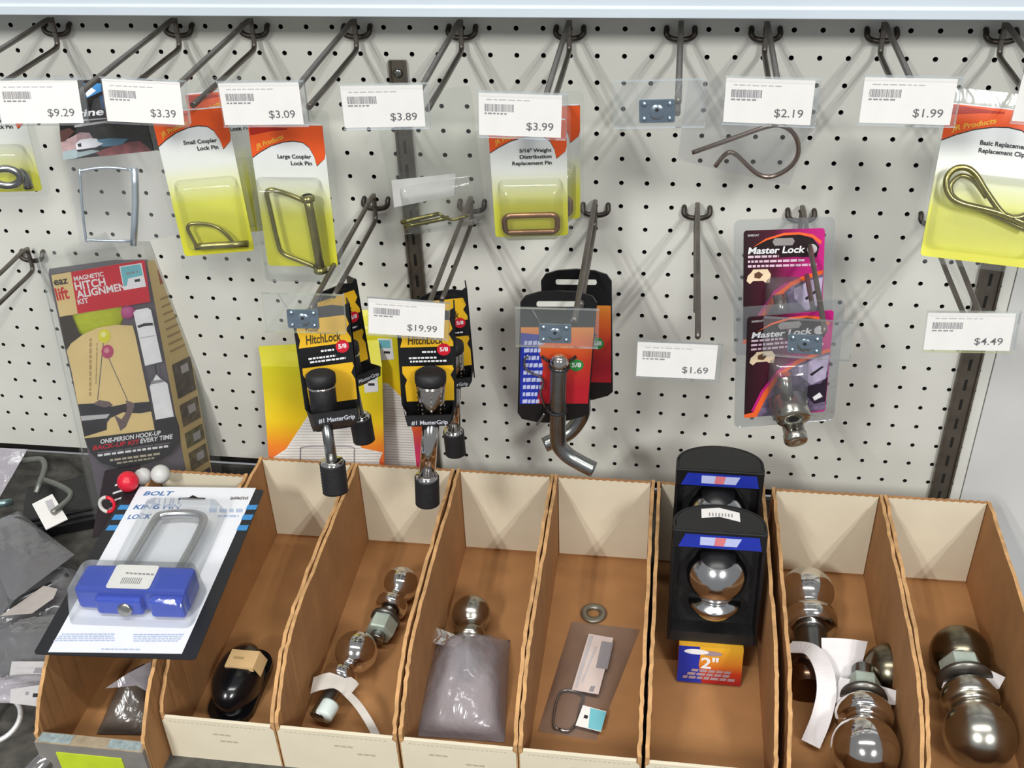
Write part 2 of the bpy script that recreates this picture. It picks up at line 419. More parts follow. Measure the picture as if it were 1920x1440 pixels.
def R2(x, y, z, yaw, pit, rol): return pose(x, y, z, yaw, pit, rol)
for nm, price, (x, z, yaw, pit, rol), y, lab in [
    ('a', '$9.29', (.1527, -.0039, .24, -.14, .06), -.226, 'white ticket reading $9.29, leftmost of the top row'),
    ('b', '$3.39', (.2357, -.0065, .05, -.11, .05), -.215, 'white ticket reading $3.39 over the small coupler pin'),
    ('c', '$3.09', (.3332, -.0070, .10, -.01, .01), -.215, 'white ticket reading $3.09 over the large coupler pin'),
    ('d', '$3.89', (.4323, -.0077, .12, .03, .01), -.215, 'white ticket reading $3.89 in front of a clear bag'),
    ('e', '$3.99', (.5408, -.0129, .06, .01, .04), -.215, 'white ticket reading $3.99 over the replacement pin card'),
    ('f', '$2.19', (.7267, .0010, -.06, .01, 0), -.215, 'white ticket reading $2.19 above the wire hair pin'),
    ('g', '$1.99', (.8257, .0030, -.06, -.02, -.01), -.215, 'white ticket reading $1.99 on a hook without goods'),
    ('h', '$2.29', (.9345, .0045, -.1, 0, .02), -.215, 'white ticket cut off by the right edge of the photo'),
    ('i', '$19.99', (.4452, -.1785, .11, -.0, .10), -.25, 'bowed ticket reading $19.99 over the right hitch locks'),
    ('j', '$1.69', (.6699, -.1990, .02, .03, .01), -.265, 'white ticket reading $1.69 at the end of a bare hook'),
    ('k', '$4.49', (.8936, -.1690, -.04, 0, -.06), -.25, 'white ticket reading $4.49 low at the right'),
    ('l', None, (.6440, -.0020, -.01, -.01, -.04), -.215, 'empty clear holder with zinc plate in the top row'),
    ('m', None, (.3539, -.1770, .10, -.06, .04), -.25, 'empty clear holder with zinc plate over the left hitch locks'),
    ('n', None, (.5692, -.1812, .05, -.02, .01), -.25, 'empty clear holder with zinc plate over the hitch pin card'),
    ('o', None, (.7701, -.1819, -.14, .04, -.06), -.25, 'empty clear holder with zinc plate over the magenta packs')]:
    holder(R2(x, y, z, yaw, pit, rol), lab, price, seed=ord(nm))

# ------------------------------------------------------------------ carded coupler pins
def clamshell(t, w, h, blis=None, m=None, top=.012, name='clear_shell'):
    """thin clear sheet larger than the card, with a raised blister: (x0, z0, x1, z1, depth)"""
    m = m or CLEARB; mb = MB()
    mb.prism(rrect(-w/2, -h, w/2, top, .006), .0006, .0012, m)
    if blis:
        x0, z0, x1, z1, d = blis; o = rrect(x0, z0, x1, z1, .006); i = rrect(x0+.004, z0+.004, x1-.004, z1-.006, .005)
        A = [mb.bm.verts.new((p[0], -.0005, p[1])) for p in o]; B = [mb.bm.verts.new((p[0], -d, p[1])) for p in i]
        for k in range(len(A)):
            f = mb.bm.faces.new((A[k], A[(k+1) % len(A)], B[(k+1) % len(A)], B[k])); f.material_index = mb.mi(m); f.smooth = True
        f = mb.bm.faces.new(B); f.material_index = mb.mi(m)
    return mb.build(name, t)
def jr_card(M, label, lines, w=.065, h=.135, shell=(.074, .150), blis=None, group='yellow and white pin cards'):
    t = thing('pin_card', label, 'packaged pin', M, group)
    mb = MB(); mb.prism(rrect(-w/2, -h, w/2, 0, .003), -.0003, .0003, JRG); d = .0003
    X = lambda u: -w/2+u*w/.065
    arc = [(X(0), -.030), (X(.008), -.0245), (X(.018), -.019), (X(.029), -.0155), (X(.038), -.0145), (X(.046), -.0158), (X(.051), -.020), (X(.0545), -.028), (X(.056), -.037)]
    top = [(X(.0635), -.031), (X(.0648), -.026), (X(.0648), -.001), (X(.0002), -.001)]
    mb.flat([(x, z-.0009) for x, z in arc]+top, INK, d, 1); mb.flat(arc+top, ORANGE, d, 2)
    mb.flat([(X(.001), -.0015), (X(.001), -.010), (X(.02), -.006), (X(.034), -.0045), (X(.034), -.0035)], mat('deep_red_ink', '#a3240f', .4), d, 3)
    mb.text('JR Products', (X(.005), -.0225), (X(.030), -.0125), YSCR, d, 4, h=.0042, slant=.25)
    for k, s in enumerate(lines):
        L_ = .0022*len(s)+.001; mb.text(s, (X(.052)-L_, -.0305-k*.0062), (X(.052), -.0305-k*.0062), INK, d, 3, h=.0036)
    mb.build('card', t)
    clamshell(t, shell[0], shell[1], blis)
    return t
def part_tube(t, M, pix, d, r, m, name, n=6, closed=False, depth=None):
    pts = [loc(M, p[0], p[1], d + (p[2] if len(p) > 2 else 0)) for p in pix]
    mb = MB(); mb.tube(bez(pts, n) if not closed else pts, r, m, 10, closed); return mb.build(name, t)

M = R2(.2393, -.15, -.0538, .18, -.08, -.04)
t = jr_card(M, 'yellow card reading Small Coupler Lock Pin with a small looped pin', ['Small Coupler', 'Lock Pin'], blis=(-.027, -.128, .030, -.062, .016))
part_tube(t, M, [(372, 466), (360, 445), (352, 428), (358, 420), (380, 419), (405, 425), (425, 440), (442, 460)], .009, .0017, BRASS, 'spring_loop')
part_tube(t, M, [(366, 463), (400, 460), (466, 457)], .009, .0032, BRASS, 'pin', 2)
M2 = R2(.2560, -.112, -.0500, .20, -.08, -.04)
jr_card(M2, 'second small coupler pin card, mostly hidden behind the front one', ['Small Coupler', 'Lock Pin'], blis=(-.027, -.128, .030, -.062, .016))
M = R2(.3291, -.16, -.0617, .08, -.02, .02)
t = jr_card(M, 'yellow card reading Large Coupler Lock Pin with a long square-looped pin', ['Large Coupler', 'Lock Pin'], blis=(-.033, -.143, .026, -.048, .024), shell=(.076, .152))
part_tube(t, M, [(572, 378), (545, 366), (520, 358), (508, 356), (500, 362), (505, 385), (520, 450), (530, 474), (560, 488), (590, 500)], .012, .0022, BRASS, 'spring_loop')
part_tube(t, M, [(576, 368), (588, 430), (602, 510)], .014, .0042, BRASS, 'pin', 2)
mb = MB()
for q in ((577, 372), (601, 506)): mb.lathe([(.0042, -.003), (.0062, -.002), (.0062, .002), (.0042, .003)], BRASS, Matrix.Translation(loc(M, *q, .014)))
mb.build('pin_collar', t)
for dx, dy, s, lab in ((0, 0, 1, 'yellow card reading 5/16" Weight Distribution Replacement Pin, frontmost on its hook'), (.0085, .035, 2, 'second weight distribution pin card, mostly hidden behind the first')):
    M = R2(.5365+dx, -.15+dy, -.058, .11+dx*3, .16, -.01)
    t = jr_card(M, lab, ['5/16" Weight', 'Distribution', 'Replacement Pin'], w=.066, h=.118, shell=(.073, .122), blis=(-.028, -.115, .029, -.057, .016))
    mb = MB(); P = [(x, -.008, z) for x, z in rrect(-.0235, -.108, .0235, -.090, .005, 4)]
    mb.tube(P, .0026, COPPER, 10, True); mb.build('square_ring_pin', t)
M = R2(.921, -.12, -.052, .0, -.42, .09)
t = jr_card(M, 'yellow card with an oval spring clip, cut off by the right edge', ['Basic Replacement', 'Replacement Clips'], w=.086, h=.125, shell=(.092, .13), blis=(-.041, -.118, .044, -.054, .022), group=None)
part_tube(t, M, [(1925, 420), (1870, 398), (1800, 380), (1778, 362), (1775, 335), (1790, 317), (1812, 315), (1830, 328), (1850, 360), (1880, 400), (1905, 408), (1930, 400)], .016, .0026, BRASS, 'spring_clip')
part_tube(t, M, [(1925, 432), (1860, 402), (1795, 375), (1782, 350), (1800, 330), (1825, 338), (1850, 370)], .010, .0022, BRASS, 'second_clip')
M = R2(.030, -.12, -.0500, .25, .0, .05)
t = jr_card(M, 'pin card with a thick round steel ring, cut off by the left edge', ['Safety', 'Lock Pin'], w=.065, h=.100, shell=(.078, .106), blis=(-.029, -.094, .026, -.052, .02), group=None)
mb = MB(); c = loc(M, 12, 332, .02)
mb.tube([(c.x+.0125*math.cos(a), c.y, c.z+.0085*math.sin(a)) for a in [2*PI*k/24 for k in range(24)]], .0035, STEEL, 10, True); mb.build('ring', t)
part_tube(t, M, [(34, 322), (46, 330), (54, 352)], .012, .0045, STEEL, 'pin', 3)

# clear clam pack with a yellow clevis pin, behind the $3.89 ticket
M = R2(.4373, -.10, -.0649, .30, .22, -.08)
t = thing('clam_pack', 'clear plastic pack with blank white label and brassy pins at its foot', 'packaged pin', M)
clamshell(t, .088, .140, (-.036, -.135, .038, -.078, .014), CLEARB)
mb = MB(); mb.trace(M, [(734, 338), (854, 325), (851, 367), (739, 389)], mat('blank_label', '#dcdcda', .6), .0045, 0); mb.build('label_insert', t)
for q in (((752, 417), (822, 401)), ((757, 425), (842, 408))):
    part_tube(t, M, [q[0], ((q[0][0]+q[1][0])/2, (q[0][1]+q[1][1])/2), q[1]], .006, .0022, BRASS, 'pin', 2)
part_tube(t, M, [(822, 400), (845, 412), (878, 404)], .006, .0015, BRASS, 'pin_tail', 3)

# poly bag with boat card and silver U pin
M = R2(.1578, -.13, -.0356, .40, -.2, .06)
t = thing('bagged_pin', 'clear bag with boating photo card and silver square lock pin', 'packaged pin', M)
mb = MB(); d = .0004
q = [loc(M, *p, 0) for p in ((103, 150), (286, 150), (302, 281), (118, 300))]
mb.flat([(p.x, p.z) for p in q], mat('card_white_back', '#d8d8d4', .6), -.0006, 1)
mb.trace(M, [(103, 150), (286, 150), (302, 281), (118, 300)], mat('photo_black', '#171512', .4, noise=.5, nscale=90), 0, 1)
mb.trace(M, [(156, 156), (189, 156), (191, 171), (162, 184)], SKYB, 0, 2); mb.trace(M, [(186, 180), (194, 178), (197, 204), (190, 204)], mat('deep_blue_ink', '#1c4468', .5), 0, 2)
mb.trace(M, [(160, 176), (170, 163), (180, 170), (164, 182)], WPRINT, 0, 3)
mb.ttext(M, 'Marine', (106, 222), (194, 215), WPRINT, 0, 4, 12, .2)
mb.trace(M, [(133, 225), (200, 221), (200, 223), (133, 229)], LGREY, 0, 3); mb.trace(M, [(140, 234), (200, 226), (201, 230), (139, 239)], LGREY, 0, 3)
mb.trace(M, [(112, 245), (130, 240), (140, 246), (122, 265), (114, 266)], mat('brown_print', '#5a3a34', .5), 0, 2)
mb.trace(M, [(114, 266), (132, 258), (150, 248), (168, 249), (176, 262), (160, 290), (118, 298)], mat('pink_print', '#b89a9c', .5, noise=.15, nscale=200), 0, 2)
mb.trace(M, [(118, 284), (150, 278), (190, 283), (140, 297), (118, 300)], mat('shore_print', '#9fb0b4', .5), 0, 3)
mb.trace(M, [(180, 262), (205, 259), (240, 260), (228, 272), (195, 275), (180, 272)], mat('lake_print', '#5f8ca4', .5), 0, 3)
mb.trace(M, [(178, 286), (205, 276), (245, 266), (262, 264), (275, 274), (285, 283), (190, 293)], mat('rock_print', '#8a4a4c', .5, noise=.3, nscale=150), 0, 3)
mb.trace(M, [(142, 270), (150, 262), (170, 259), (182, 260), (184, 266), (194, 269), (180, 276), (144, 282)], WPRINT, 0, 4)
mb.trace(M, [(145, 270), (152, 268), (153, 275), (147, 275)], INK, 0, 5); mb.trace(M, [(143, 281), (180, 276), (192, 271), (180, 279), (148, 285)], NAVY, 0, 5)
mb.trace(M, [(180, 240), (235, 232), (290, 234), (298, 262), (255, 262), (200, 258)], mat('tree_print', '#2c2a1c', .5, noise=.6, nscale=250), 0, 2)
mb.build('header_card', t)
def pillow(t, M, quad, d0, th, m, name='bag', nx=14, nz=16, amp=.0012, seed=1):
    """two crumpled plastic sheets joined at the rim; quad: four pixel corners TL TR BR BL"""
    rnd = random.Random(seed); c = [loc(M, *p, d0) for p in quad]; mb = MB(); mi = mb.mi(m)
    ph = [rnd.uniform(0, 6) for _ in range(8)]
    for sgn in (1, -1):
        G = []
        for j in range(nz+1):
            row = []
            for i in range(nx+1):
                u, v = i/nx, j/nz; p = (c[0]*(1-u)+c[1]*u)*(1-v)+(c[3]*(1-u)+c[2]*u)*v
                b = (math.sin(PI*u)*math.sin(PI*v))**.5
                wv = math.sin(9*u+5*v+ph[0])*.5+math.sin(4*u-11*v+ph[1])*.6+math.sin(17*u+3*v+ph[2])*.25+rnd.uniform(-.35, .35)
                p.y += -sgn*th*b*.5 + amp*wv*b; row.append(mb.bm.verts.new(p))
            G.append(row)
        for j in range(nz):
            for i in range(nx):
                f = mb.bm.faces.new((G[j][i], G[j+1][i], G[j+1][i+1], G[j][i+1])); f.material_index = mi; f.smooth = True
    return mb.build(name, t)
pillow(t, M, [(100, 140), (292, 150), (338, 440), (152, 474)], -.003, .010, BAGP, amp=.0008, seed=3)
part_tube(t, M, [(248, 452), (172, 450), (160, 440), (150, 330), (155, 320), (200, 314), (245, 318)], .002, .0012, mat('bright_zinc_wire', '#c6d2dc', .3, .8), 'spring_loop', 4)
part_tube(t, M, [(252, 314), (254, 380), (250, 460)], .002, .0032, mat('bright_zinc_wire'), 'pin', 2)

# hair pin in a poly bag under the $2.19 ticket
M = R2(.7296, -.12, -.040, .0, .20, .12)
t = thing('bagged_hair_pin', 'large nickel wire hair pin in a clear poly bag', 'packaged pin', M)
pillow(t, M, [(1290, 150), (1550, 165), (1480, 348), (1270, 300)], 0, .008, BAGT, amp=.001, seed=5)
P = [(1140+x/3.6, y/3.6) for x, y in ((570, 1030), (700, 985), (850, 932), (1000, 878), (1080, 853), (1150, 845), (1215, 868), (1262, 915), (1285, 980), (1280, 1050), (1245, 1110), (1190, 1155), (1120, 1188), (1060, 1192), (1005, 1170), (950, 1125), (900, 1075), (860, 1040), (825, 1028), (795, 1040), (765, 1070), (725, 1122))]
part_tube(t, M, P, .0, .0021, ROSE, 'hair_pin', 4)

# ------------------------------------------------------------------ hitch lock packs (yellow and black)
def knurl(R, z0, z1, m, mbk, n=24, rows=9):
    prof = []
    for k in range(rows+1):
        z = z0+(z1-z0)*k/rows; prof += [(R, z), (R*.955, z+(z1-z0)/rows*.5)]
    mbk.lathe([(0, z0), (R*.9, z0)] + prof[:-1] + [(R*.9, z1), (0, z1)], m, None, n)
def hitch_lock(M, label, kind, body_px, foot_px, r_body, r_shank, r_foot, L_body=.034, L_foot=.031):
    t = thing('hitch_lock_pack', label, 'packaged lock', M, 'yellow and black hitch lock packs')
    px = lambda p: loc(M, *p, 0)
    dx = 0 if kind == 1 else 190                                   # the second design hangs 190 px further right
    w = .052; mb = MB()
    out = [(-.026, 0), (-.024, .005), (-.012, .0095), (.010, .0105), (.021, .008), (.026, .0115), (.0265, .0), (.0262, -.085), (.023, -.104), (.019, -.1105), (-.016, -.1105), (-.021, -.104), (-.0205, -.095), (-.0245, -.086)]
    mb.prism(out, -.001, .001, BLACK)
    mb.prism([(.0255, .010), (.0268, .010), (.0268, -.100), (.0255, -.100)], -.001, .020, BLACK)
    mb.prism(rrect(-.014, .003, .014, .006, .001), -.0012, -.001, CAV)
    d = .001; X = lambda u, v: (u, -v)
    y1 = [(-.0225, .0), (-.005, .0), (.0215, .0), (.0240, -.009), (.0205, -.014), (.0245, -.022), (.0245, -.0265), (-.0235, -.0265), (-.0215, -.019), (-.0235, -.010)]
    mb.flat(y1, MUST, d, 1)
    mb.text('HitchLock', (-.0165, -.0235), (.0155, -.0235), mat('script_ink', '#4a3a12', .6), d, 2, h=.0085, slant=.1)
    mb.text('Trailer', (-.0165, -.0125), (-.004, -.0125), mat('script_ink'), d, 2, h=.004, slant=.2)
    mb.flat(circ(.0158, -.0295, .0062), RED, d, 3); mb.text('5/8', (.0120, -.0312), (.0196, -.0312), WPRINT, d, 4, h=.0042)
    for a, b, z in ((-.004, .0085, -.0325), (-.016, .009, -.0385), (-.015, .018, -.042)):
        x = a
        while x < b:
            ww = random.uniform(.0015, .0045); mb.flat([(x, z), (min(x+ww, b), z), (min(x+ww, b), z+.0018), (x, z+.0018)], WPRINT, d, 2); x += ww+.0008
    y2 = [(-.0225, -.046), (.0235, -.046), (.0245, -.050), (.0215, -.056), (.0245, -.063), (.0245, -.083), (-.0195, -.083), (-.0205, -.066), (-.0185, -.060), (-.0225, -.053)]
    mb.flat(y2, MUST, d, 1)
    mb.build('card', t)
    mb = MB(); F = [(-.021, -.034, -.0800), (.021, -.034, -.0800), (.019, -.034, -.0900), (-.019, -.034, -.0900)]; G = [(.0235, 0, -.088), (.0195, 0, -.1100), (-.0195, 0, -.1100), (-.0235, 0, -.088)]
    for q in (F, [F[2], G[1], G[2], F[3]], [F[1], G[0], G[1], F[2]], [F[0], F[3], G[2], G[3]]):
        mb.face(q, BLACKM); mb.face([Vector(p)+Vector((0, .0008, .0008)) for p in q[::-1]], BLACKM)
    mb.text('#1 MasterGrip', (-.0155, -.0885), (.0175, -.0885), mat('silver_ink', '#b9bcc4', .5), .034, 2, h=.0042)
    mb.build('pocket', t)
    bx = loc(M, *body_px, .020); fx = loc(M, *foot_px, .020)
    top = Matrix.Translation(bx)
    mb = MB(); mb.lathe([(0, .004), (r_body*.85, .004), (r_body*1.1, .0015), (r_body*1.12, -.003), (r_body*1.1, -.007), (r_body*.9, -.0085), (0, -.0085)], BLACKM, top)
    mb.build('dust_cap', t)
    mb = MB(); body = BLACKM if kind == 1 else mat('brushed_chrome', '#c4beb6', .2, 1, noise=.05)
    if kind == 1:
        mb.lathe([(r_body*.95, -.0085), (r_body, -.0095), (r_body, -.0085-L_body), (r_body*.5, -.0085-L_body-.002), (0, -.0085-L_body-.002)], body, top)
    else:
        mb.lathe([(r_body*.95, -.0085), (r_body, -.0095), (r_body*.9, -.0085-L_body), (r_body*.5, -.0085-L_body-.002), (0, -.0085-L_body-.002)], body, top)
        for k in range(8):                                    # raised diamond grip
            for j in range(6):
                a = 2*PI*(k+.5*(j % 1))/8; z = -.0125-j*.0048; rr = r_body*(1-.1*(j/6))
                Mk = top @ Matrix.Rotation(a, 4, 'Z') @ Matrix.Translation((rr-.0004, 0, z)) @ Matrix.Rotation(.6, 4, 'X')
                mb.lathe([(.0016, -.0004), (.0012, .0006), (0, .0009)], CHROME, Mk @ Matrix.Rotation(PI/2, 4, 'Y'), flats=4)
    mb.build('lock_body', t)
    mb = MB(); mb.lathe([(r_body*1.01, -.0092), (r_body*1.05, -.0098), (r_body*1.05, -.0106), (r_body*1.0, -.0112)], CHROME, top); mb.build('trim_ring', t)
    mb = MB(); mb.tube([bx+Vector((0, 0, -.04)), fx+Vector((0, 0, L_foot*.3))], r_shank, STEEL if kind == 1 else CHROME, 20); mb.build('shank', t)
    Mf = Matrix.Translation(fx); mb = MB()
    knurl(r_foot, -L_foot/2, L_foot/2-.002, BLACKM, mb); 
    for v in mb.bm.verts: v.co = Mf @ v.co
    mb.build('foot_grip', t)
    mb = MB(); mb.lathe([(r_foot*.92, L_foot/2-.003), (r_foot*.85, L_foot/2+.001), (r_foot*.6, L_foot/2+.0022), (0, L_foot/2+.0022)], CHROME, Mf); mb.build('chrome_collar', t)
    return t
def copy_tree(o, parent=None):
    c = o.copy(); COL.objects.link(c); c.parent = parent
    for ch in list(o.children): copy_tree(ch, c)
    return c
M = R2(.3505, -.20, -.2286, .42, -.22, .05)
a = hitch_lock(M, 'yellow HitchLock pack with black rubber dumbbell lock, left front', 1, (601, 705), (626, 893), .0122, .0052, .0122)
b = copy_tree(a); b['label'] = 'second HitchLock pack with black dumbbell, behind the left front one'; b.matrix_world = R2(.3440, -.135, -.243, .80, -.12, .02) @ Matrix.Scale(.92, 4)
M = R2(.4469, -.20, -.2267, .22, -.08, .05)
a = hitch_lock(M, 'yellow HitchLock pack with chrome diamond-grip lock, right front', 2, (807, 703), (801, 917), .0128, .0078, .0118)
b = copy_tree(a); b['label'] = 'second HitchLock pack with chrome grip, behind the right front one'; b.matrix_world = R2(.4480, -.130, -.2450, .25, -.05, -.02) @ Matrix.Scale(.90, 4)

# ------------------------------------------------------------------ bent hitch pins on blue and orange cards
def pin_pack(M, label, flip):
    t = thing('hitch_pin_card', label, 'packaged hitch pin', M, 'bent hitch pins on black cards')
    ORR = mat('orange_to_red_print', stops=[(-.100, '#b51c2c'), (-.07, '#c93826'), (-.045, '#d96a28'), (-.02, '#e09a34')], rough=.4, noise=.02)
    mb = MB(); mb.prism(rrect(-.0345, -.139, .0345, -.004, .010)[:0]+[(.0345, -.129), (.0345, -.004), (.030, .003), (.018, .007), (0, .0085), (-.018, .007), (-.030, .003), (-.0345, -.004), (-.0345, -.129), (-.030, -.137), (-.015, -.141), (0, -.142), (.015, -.139), (.0295, -.134)], -.0012, .0012, BLACK)
    mb.prism(rrect(-.020, -.0075, .020, -.0020, .002), -.0016, -.0012, mat('hole_white', '#cfcfc8', .6))
    d = .0012
    mb.flat([(-.0335, -.030), (.0335, -.030), (.0330, -.118), (-.0325, -.118)], ORR, d, 1)
    mb.flat([(-.0335, -.036), (-.017, -.038), (-.0165, -.055), (-.0115, -.075), (-.014, -.1), (-.017, -.1185), (-.0325, -.1185)], BLUEI, d, 2)
    for k in range(9):
        z = -.045-k*.0085; x = -.030; e = -.013+random.uniform(-.004, .004)
        while x < e:
            ww = random.uniform(.002, .005); mb.flat([(x, z), (min(x+ww, e), z+.0005), (min(x+ww, e), z-.004), (x, z-.0045)], mat('pale_blue_ink', '#b9bfe0', .5), d, 3); x += ww+.0008
    mb.flat(circ(.0195, -.0725, .0068), GREEN, d, 3); mb.text('5/8', (.0150, -.0745), (.0240, -.0745), WPRINT, d, 4, h=.0050)
    mb.build('card', t)
    D = .0125; r = .0079
    mb = MB(); s = -1 if flip else 1
    x0 = .0025; zt = -.065
    mb.tube(bez([(x0, -D, zt), (x0, -D, -.09), (x0+.001, -D, -.12), (x0+.002, -D, -.145), (x0+s*.004, -D-.001, -.160), (x0+s*.013, -D-.004, -.1705), (x0+s*.026, -D-.009, -.1765), (x0+s*.038, -D-.013, -.181)], 5), [r]*36, STEEL, 20)
    mb.build('bent_pin', t)
    mb = MB(); mb.lathe([(0, .0085)]+[(.0088*math.cos(a), .0088*math.sin(a)) for a in [PI/2-PI*k/10*.85 for k in range(1, 10)]]+[(.004, -.012)], CHROME, Matrix.Translation((x0, -D, zt+.004))); mb.build('pin_head', t)
    for z in (zt-.001, -.1165):
        mb = MB(); mb.tube([(x0+.009*math.cos(a), -D+.009*math.sin(a), z) for a in [2*PI*k/20 for k in range(20)]], .0012, BLACKM, 8, True)
        if z > -.1: mb.tube([(x0-.016, -.002, z+.004), (x0-.008, -.006, z)], .0014, BLACKM, 8); mb.tube([(x0+.016, -.002, z+.004), (x0+.008, -.006, z)], .0014, BLACKM, 8)
        mb.build('tie', t)
    return t
M = R2(.5639, -.17, -.2166, .16, .05, .05)
t = pin_pack(M, 'bent steel hitch pin on black card, front one, bend pointing right', False)
part_tube(t, M, [(990, 666), (983, 676), (985, 690), (998, 700), (1014, 707), (1019, 718), (1014, 738), (1022, 763)], .006, .0011, STEEL, 'clip_wire')
part_tube(t, M, [(1021, 775), (1014, 786), (1007, 796)], .006, .0014, STEEL, 'clip_tail')
M = R2(.5718, -.085, -.2400, .0, -.05, -.03)
pin_pack(M, 'bent steel hitch pin on black card, rear one, bend pointing left', True)

# ------------------------------------------------------------------ magenta lock packs
def ml_pack(M, label):
    t = thing('coupler_lock_pack', label, 'packaged lock', M, 'magenta coupler lock packs')
    w, h = .0725, .110; d = .0003; mb = MB()
    MAR = mat('maroon_to_magenta_print', stops=[(-.036, '#220a12'), (-.008, '#4a0c26'), (.014, '#a8146a'), (.036, '#c2187c')], axis=0, rough=.4, noise=.04)
    MAG = mat('magenta_ink', '#c0197a', .4)
    OR2 = mat('neon_orange_ink', '#f0642c', .4)
    mb.prism(rrect(-w/2, -h, w/2, 0, .003), -.0003, .0003, MAR)
    X = lambda u, v: (-w/2+u/1000, -v/1000)
    P = lambda l: [X(*q) for q in l]
    mb.flat(P([(6, 16), (18, 9), (34, 5), (50, 5), (62, 9), (68, 17), (66, 27), (45, 26), (4, 27)]), mat('deep_maroon_ink', '#1c0a0e', .4), d, 1)
    mb.flat(P([(8, 16), (20, 8), (36, 3.2), (50, 3), (62, 5.5), (70, 12), (69, 15), (61, 8), (50, 5.2), (36, 5.5), (21, 9.5)]), OR2, d, 2)
    mb.flat(P([(28, 8), (44, 8), (46, 11), (44, 15), (28, 15), (26, 11)]), mat('hole_grey', '#8f8a88', .5), d, 3)
    mb.text('Master Lock', X(4, 22), X(55, 22), WPRINT, d, 3, h=.0062, slant=.15)
    mb.flat([X(*q) for q in circ(61.5, 19, 4.6, 16)], LGREY, d, 3)
    mb.text('2848DAT', X(3.5, 5.5), X(14, 5.5), LGREY, d, 3, h=.002)
    for a, b, v in ((4, 32, 26), (4, 55, 30.5), (4, 66, 35)):
        x = a
        while x < b:
            ww = random.uniform(2, 6); mb.flat(P([(x, v), (min(x+ww, b), v), (min(x+ww, b), v-2.2), (x, v-2.2)]), mat('pink_ink', '#d8b8cc', .5), d, 3); x += ww+1
    mb.flat(P([(4, 43), (7, 40), (9, 37), (22, 37), (25, 42), (24, 50), (20, 50), (18, 48), (9, 48), (6, 51), (3, 48)]), mat('cream_ink', '#e6cfae', .5), d, 3)
    mb.flat(P([(10, 41), (14, 39), (18, 42), (15, 46), (10, 45)]), mat('brown_ink', '#5a3a24', .5), d, 4)
    mb.flat(P([(72, 41), (58, 45), (42, 52), (28, 64), (16, 84), (9, 110), (30, 110), (72, 108)]), mat('photo_lilac', '#6d5f7c', .4, noise=.5, nscale=160), d, 1)
    mb.flat(P([(72, 46), (60, 49), (46, 57), (47, 66), (58, 78), (70, 72)]), mat('photo_pale', '#b4a9c4', .4, noise=.15, nscale=140), d, 2)
    mb.flat(P([(72, 70), (66, 77), (54, 79), (52, 86), (62, 100), (72, 98)]), mat('photo_dark', '#241a2c', .4), d, 3)
    mb.flat(P([(56, 66), (66, 58), (68, 59), (58, 68)]), NAVY, d, 3); mb.flat(P([(60, 92), (66, 87), (69, 92), (62, 96)]), WPRINT, d, 4)
    mb.flat(P([(72, 39), (58, 43), (42, 50), (28, 62), (16, 82), (8, 104), (0, 106), (0, 110), (11, 110), (20, 86), (30, 66), (44, 54), (59, 47), (72, 43)]), OR2, d, 4)
    mb.flat(P([(40, 49.5), (28, 58), (14, 80), (6, 102), (8, 104), (16, 82), (28, 62), (42, 51)]), MAG, d, 5)
    mb.build('card', t)
    clamshell(t, .090, .122, (-.016, -.108, .018, -.045, .020), film('grey_clam', '#f4f5f6', .86, .1, '#c8ccd0', .35, .1, 30), top=.010)
    c = Vector((.003, -.010, -.094)); D = Vector((.05, -1, -.45)).normalized()
    mb = MB(); mb.lathe([(0, -.01), (.0145, -.01), (.0155, -.008), (.0155, .010), (.0145, .0125), (.005, .0125), (.0045, .008), (0, .008)], NICKEL, zdir(c, D), 32)
    mb.build('lock_barrel', t)
    mb = MB(); mb.lathe([(.0045, .0127), (.0, .0127)], CAV, zdir(c, D), 20); mb.build('keyway', t)
    mb = MB(); mb.lathe([(0, -.012), (.0095, -.012), (.0095, .006), (.0105, .0075), (.0105, .014), (.0095, .0155), (.003, .0155), (0, .0145)], NICKEL, zdir(c+Vector((.002, -.004, -.0195)), D), 32)
    mb.build('latch_pin', t)
    mb = MB(); mb.tube([(-.004, -.006, -.06), (.0, -.012, -.085)], .006, NICKEL, 16); mb.build('lock_neck', t)
    return t
ml_pack(R2(.7638, -.20, -.2052, .13, .06, -.07), 'magenta Master Lock pack, nearer one behind the clear holder')
ml_pack(R2(.7630, -.09, -.1801, -.01, -.22, -.07), 'magenta Master Lock pack, upper one hanging close to the board')

# ------------------------------------------------------------------ hitch alignment kit leaning on the board
M = R2(.0413, -.03, -.2796, .50, -.21, .05)
t = thing('alignment_kit', 'tall tan and red Magnetic Hitch Alignment Kit leaning on the pegboard', 'boxed kit', M)
w = .1025; h = .325; mb = MB()
mb.prism([(-w/2, -h), (w/2, -h), (w/2, 0), (-w/2, 0)], 0, .026, SLATE); mb.build('tray', t)
K = .006
mb = MB(); T = lambda pts, m, layer=1: mb.trace(M, pts, m, K, layer)
mb.trace(M, [(96, 516), (271, 487), (282, 566), (112, 594)], TAN, K, 0)
T([(132.8, 510), (271, 487), (282, 566), (145.8, 588)], RED)
mb.ttext(M, 'eaz', (102, 535), (128, 531), INK, K, 2, 9); mb.ttext(M, 'lift', (107, 563), (131, 559), RED, K, 2, 22)
mb.ttext(M, 'MAGNETIC', (139.5, 527), (195, 517.5), WPRINT, K, 2, 8); mb.ttext(M, 'HITCH', (142, 544), (199, 534.5), WPRINT, K, 2, 14); mb.ttext(M, 'ALIGNMENT', (145, 559), (249, 541), WPRINT, K, 2, 13); mb.ttext(M, 'KIT', (147, 571), (167, 567), WPRINT, K, 2, 9)
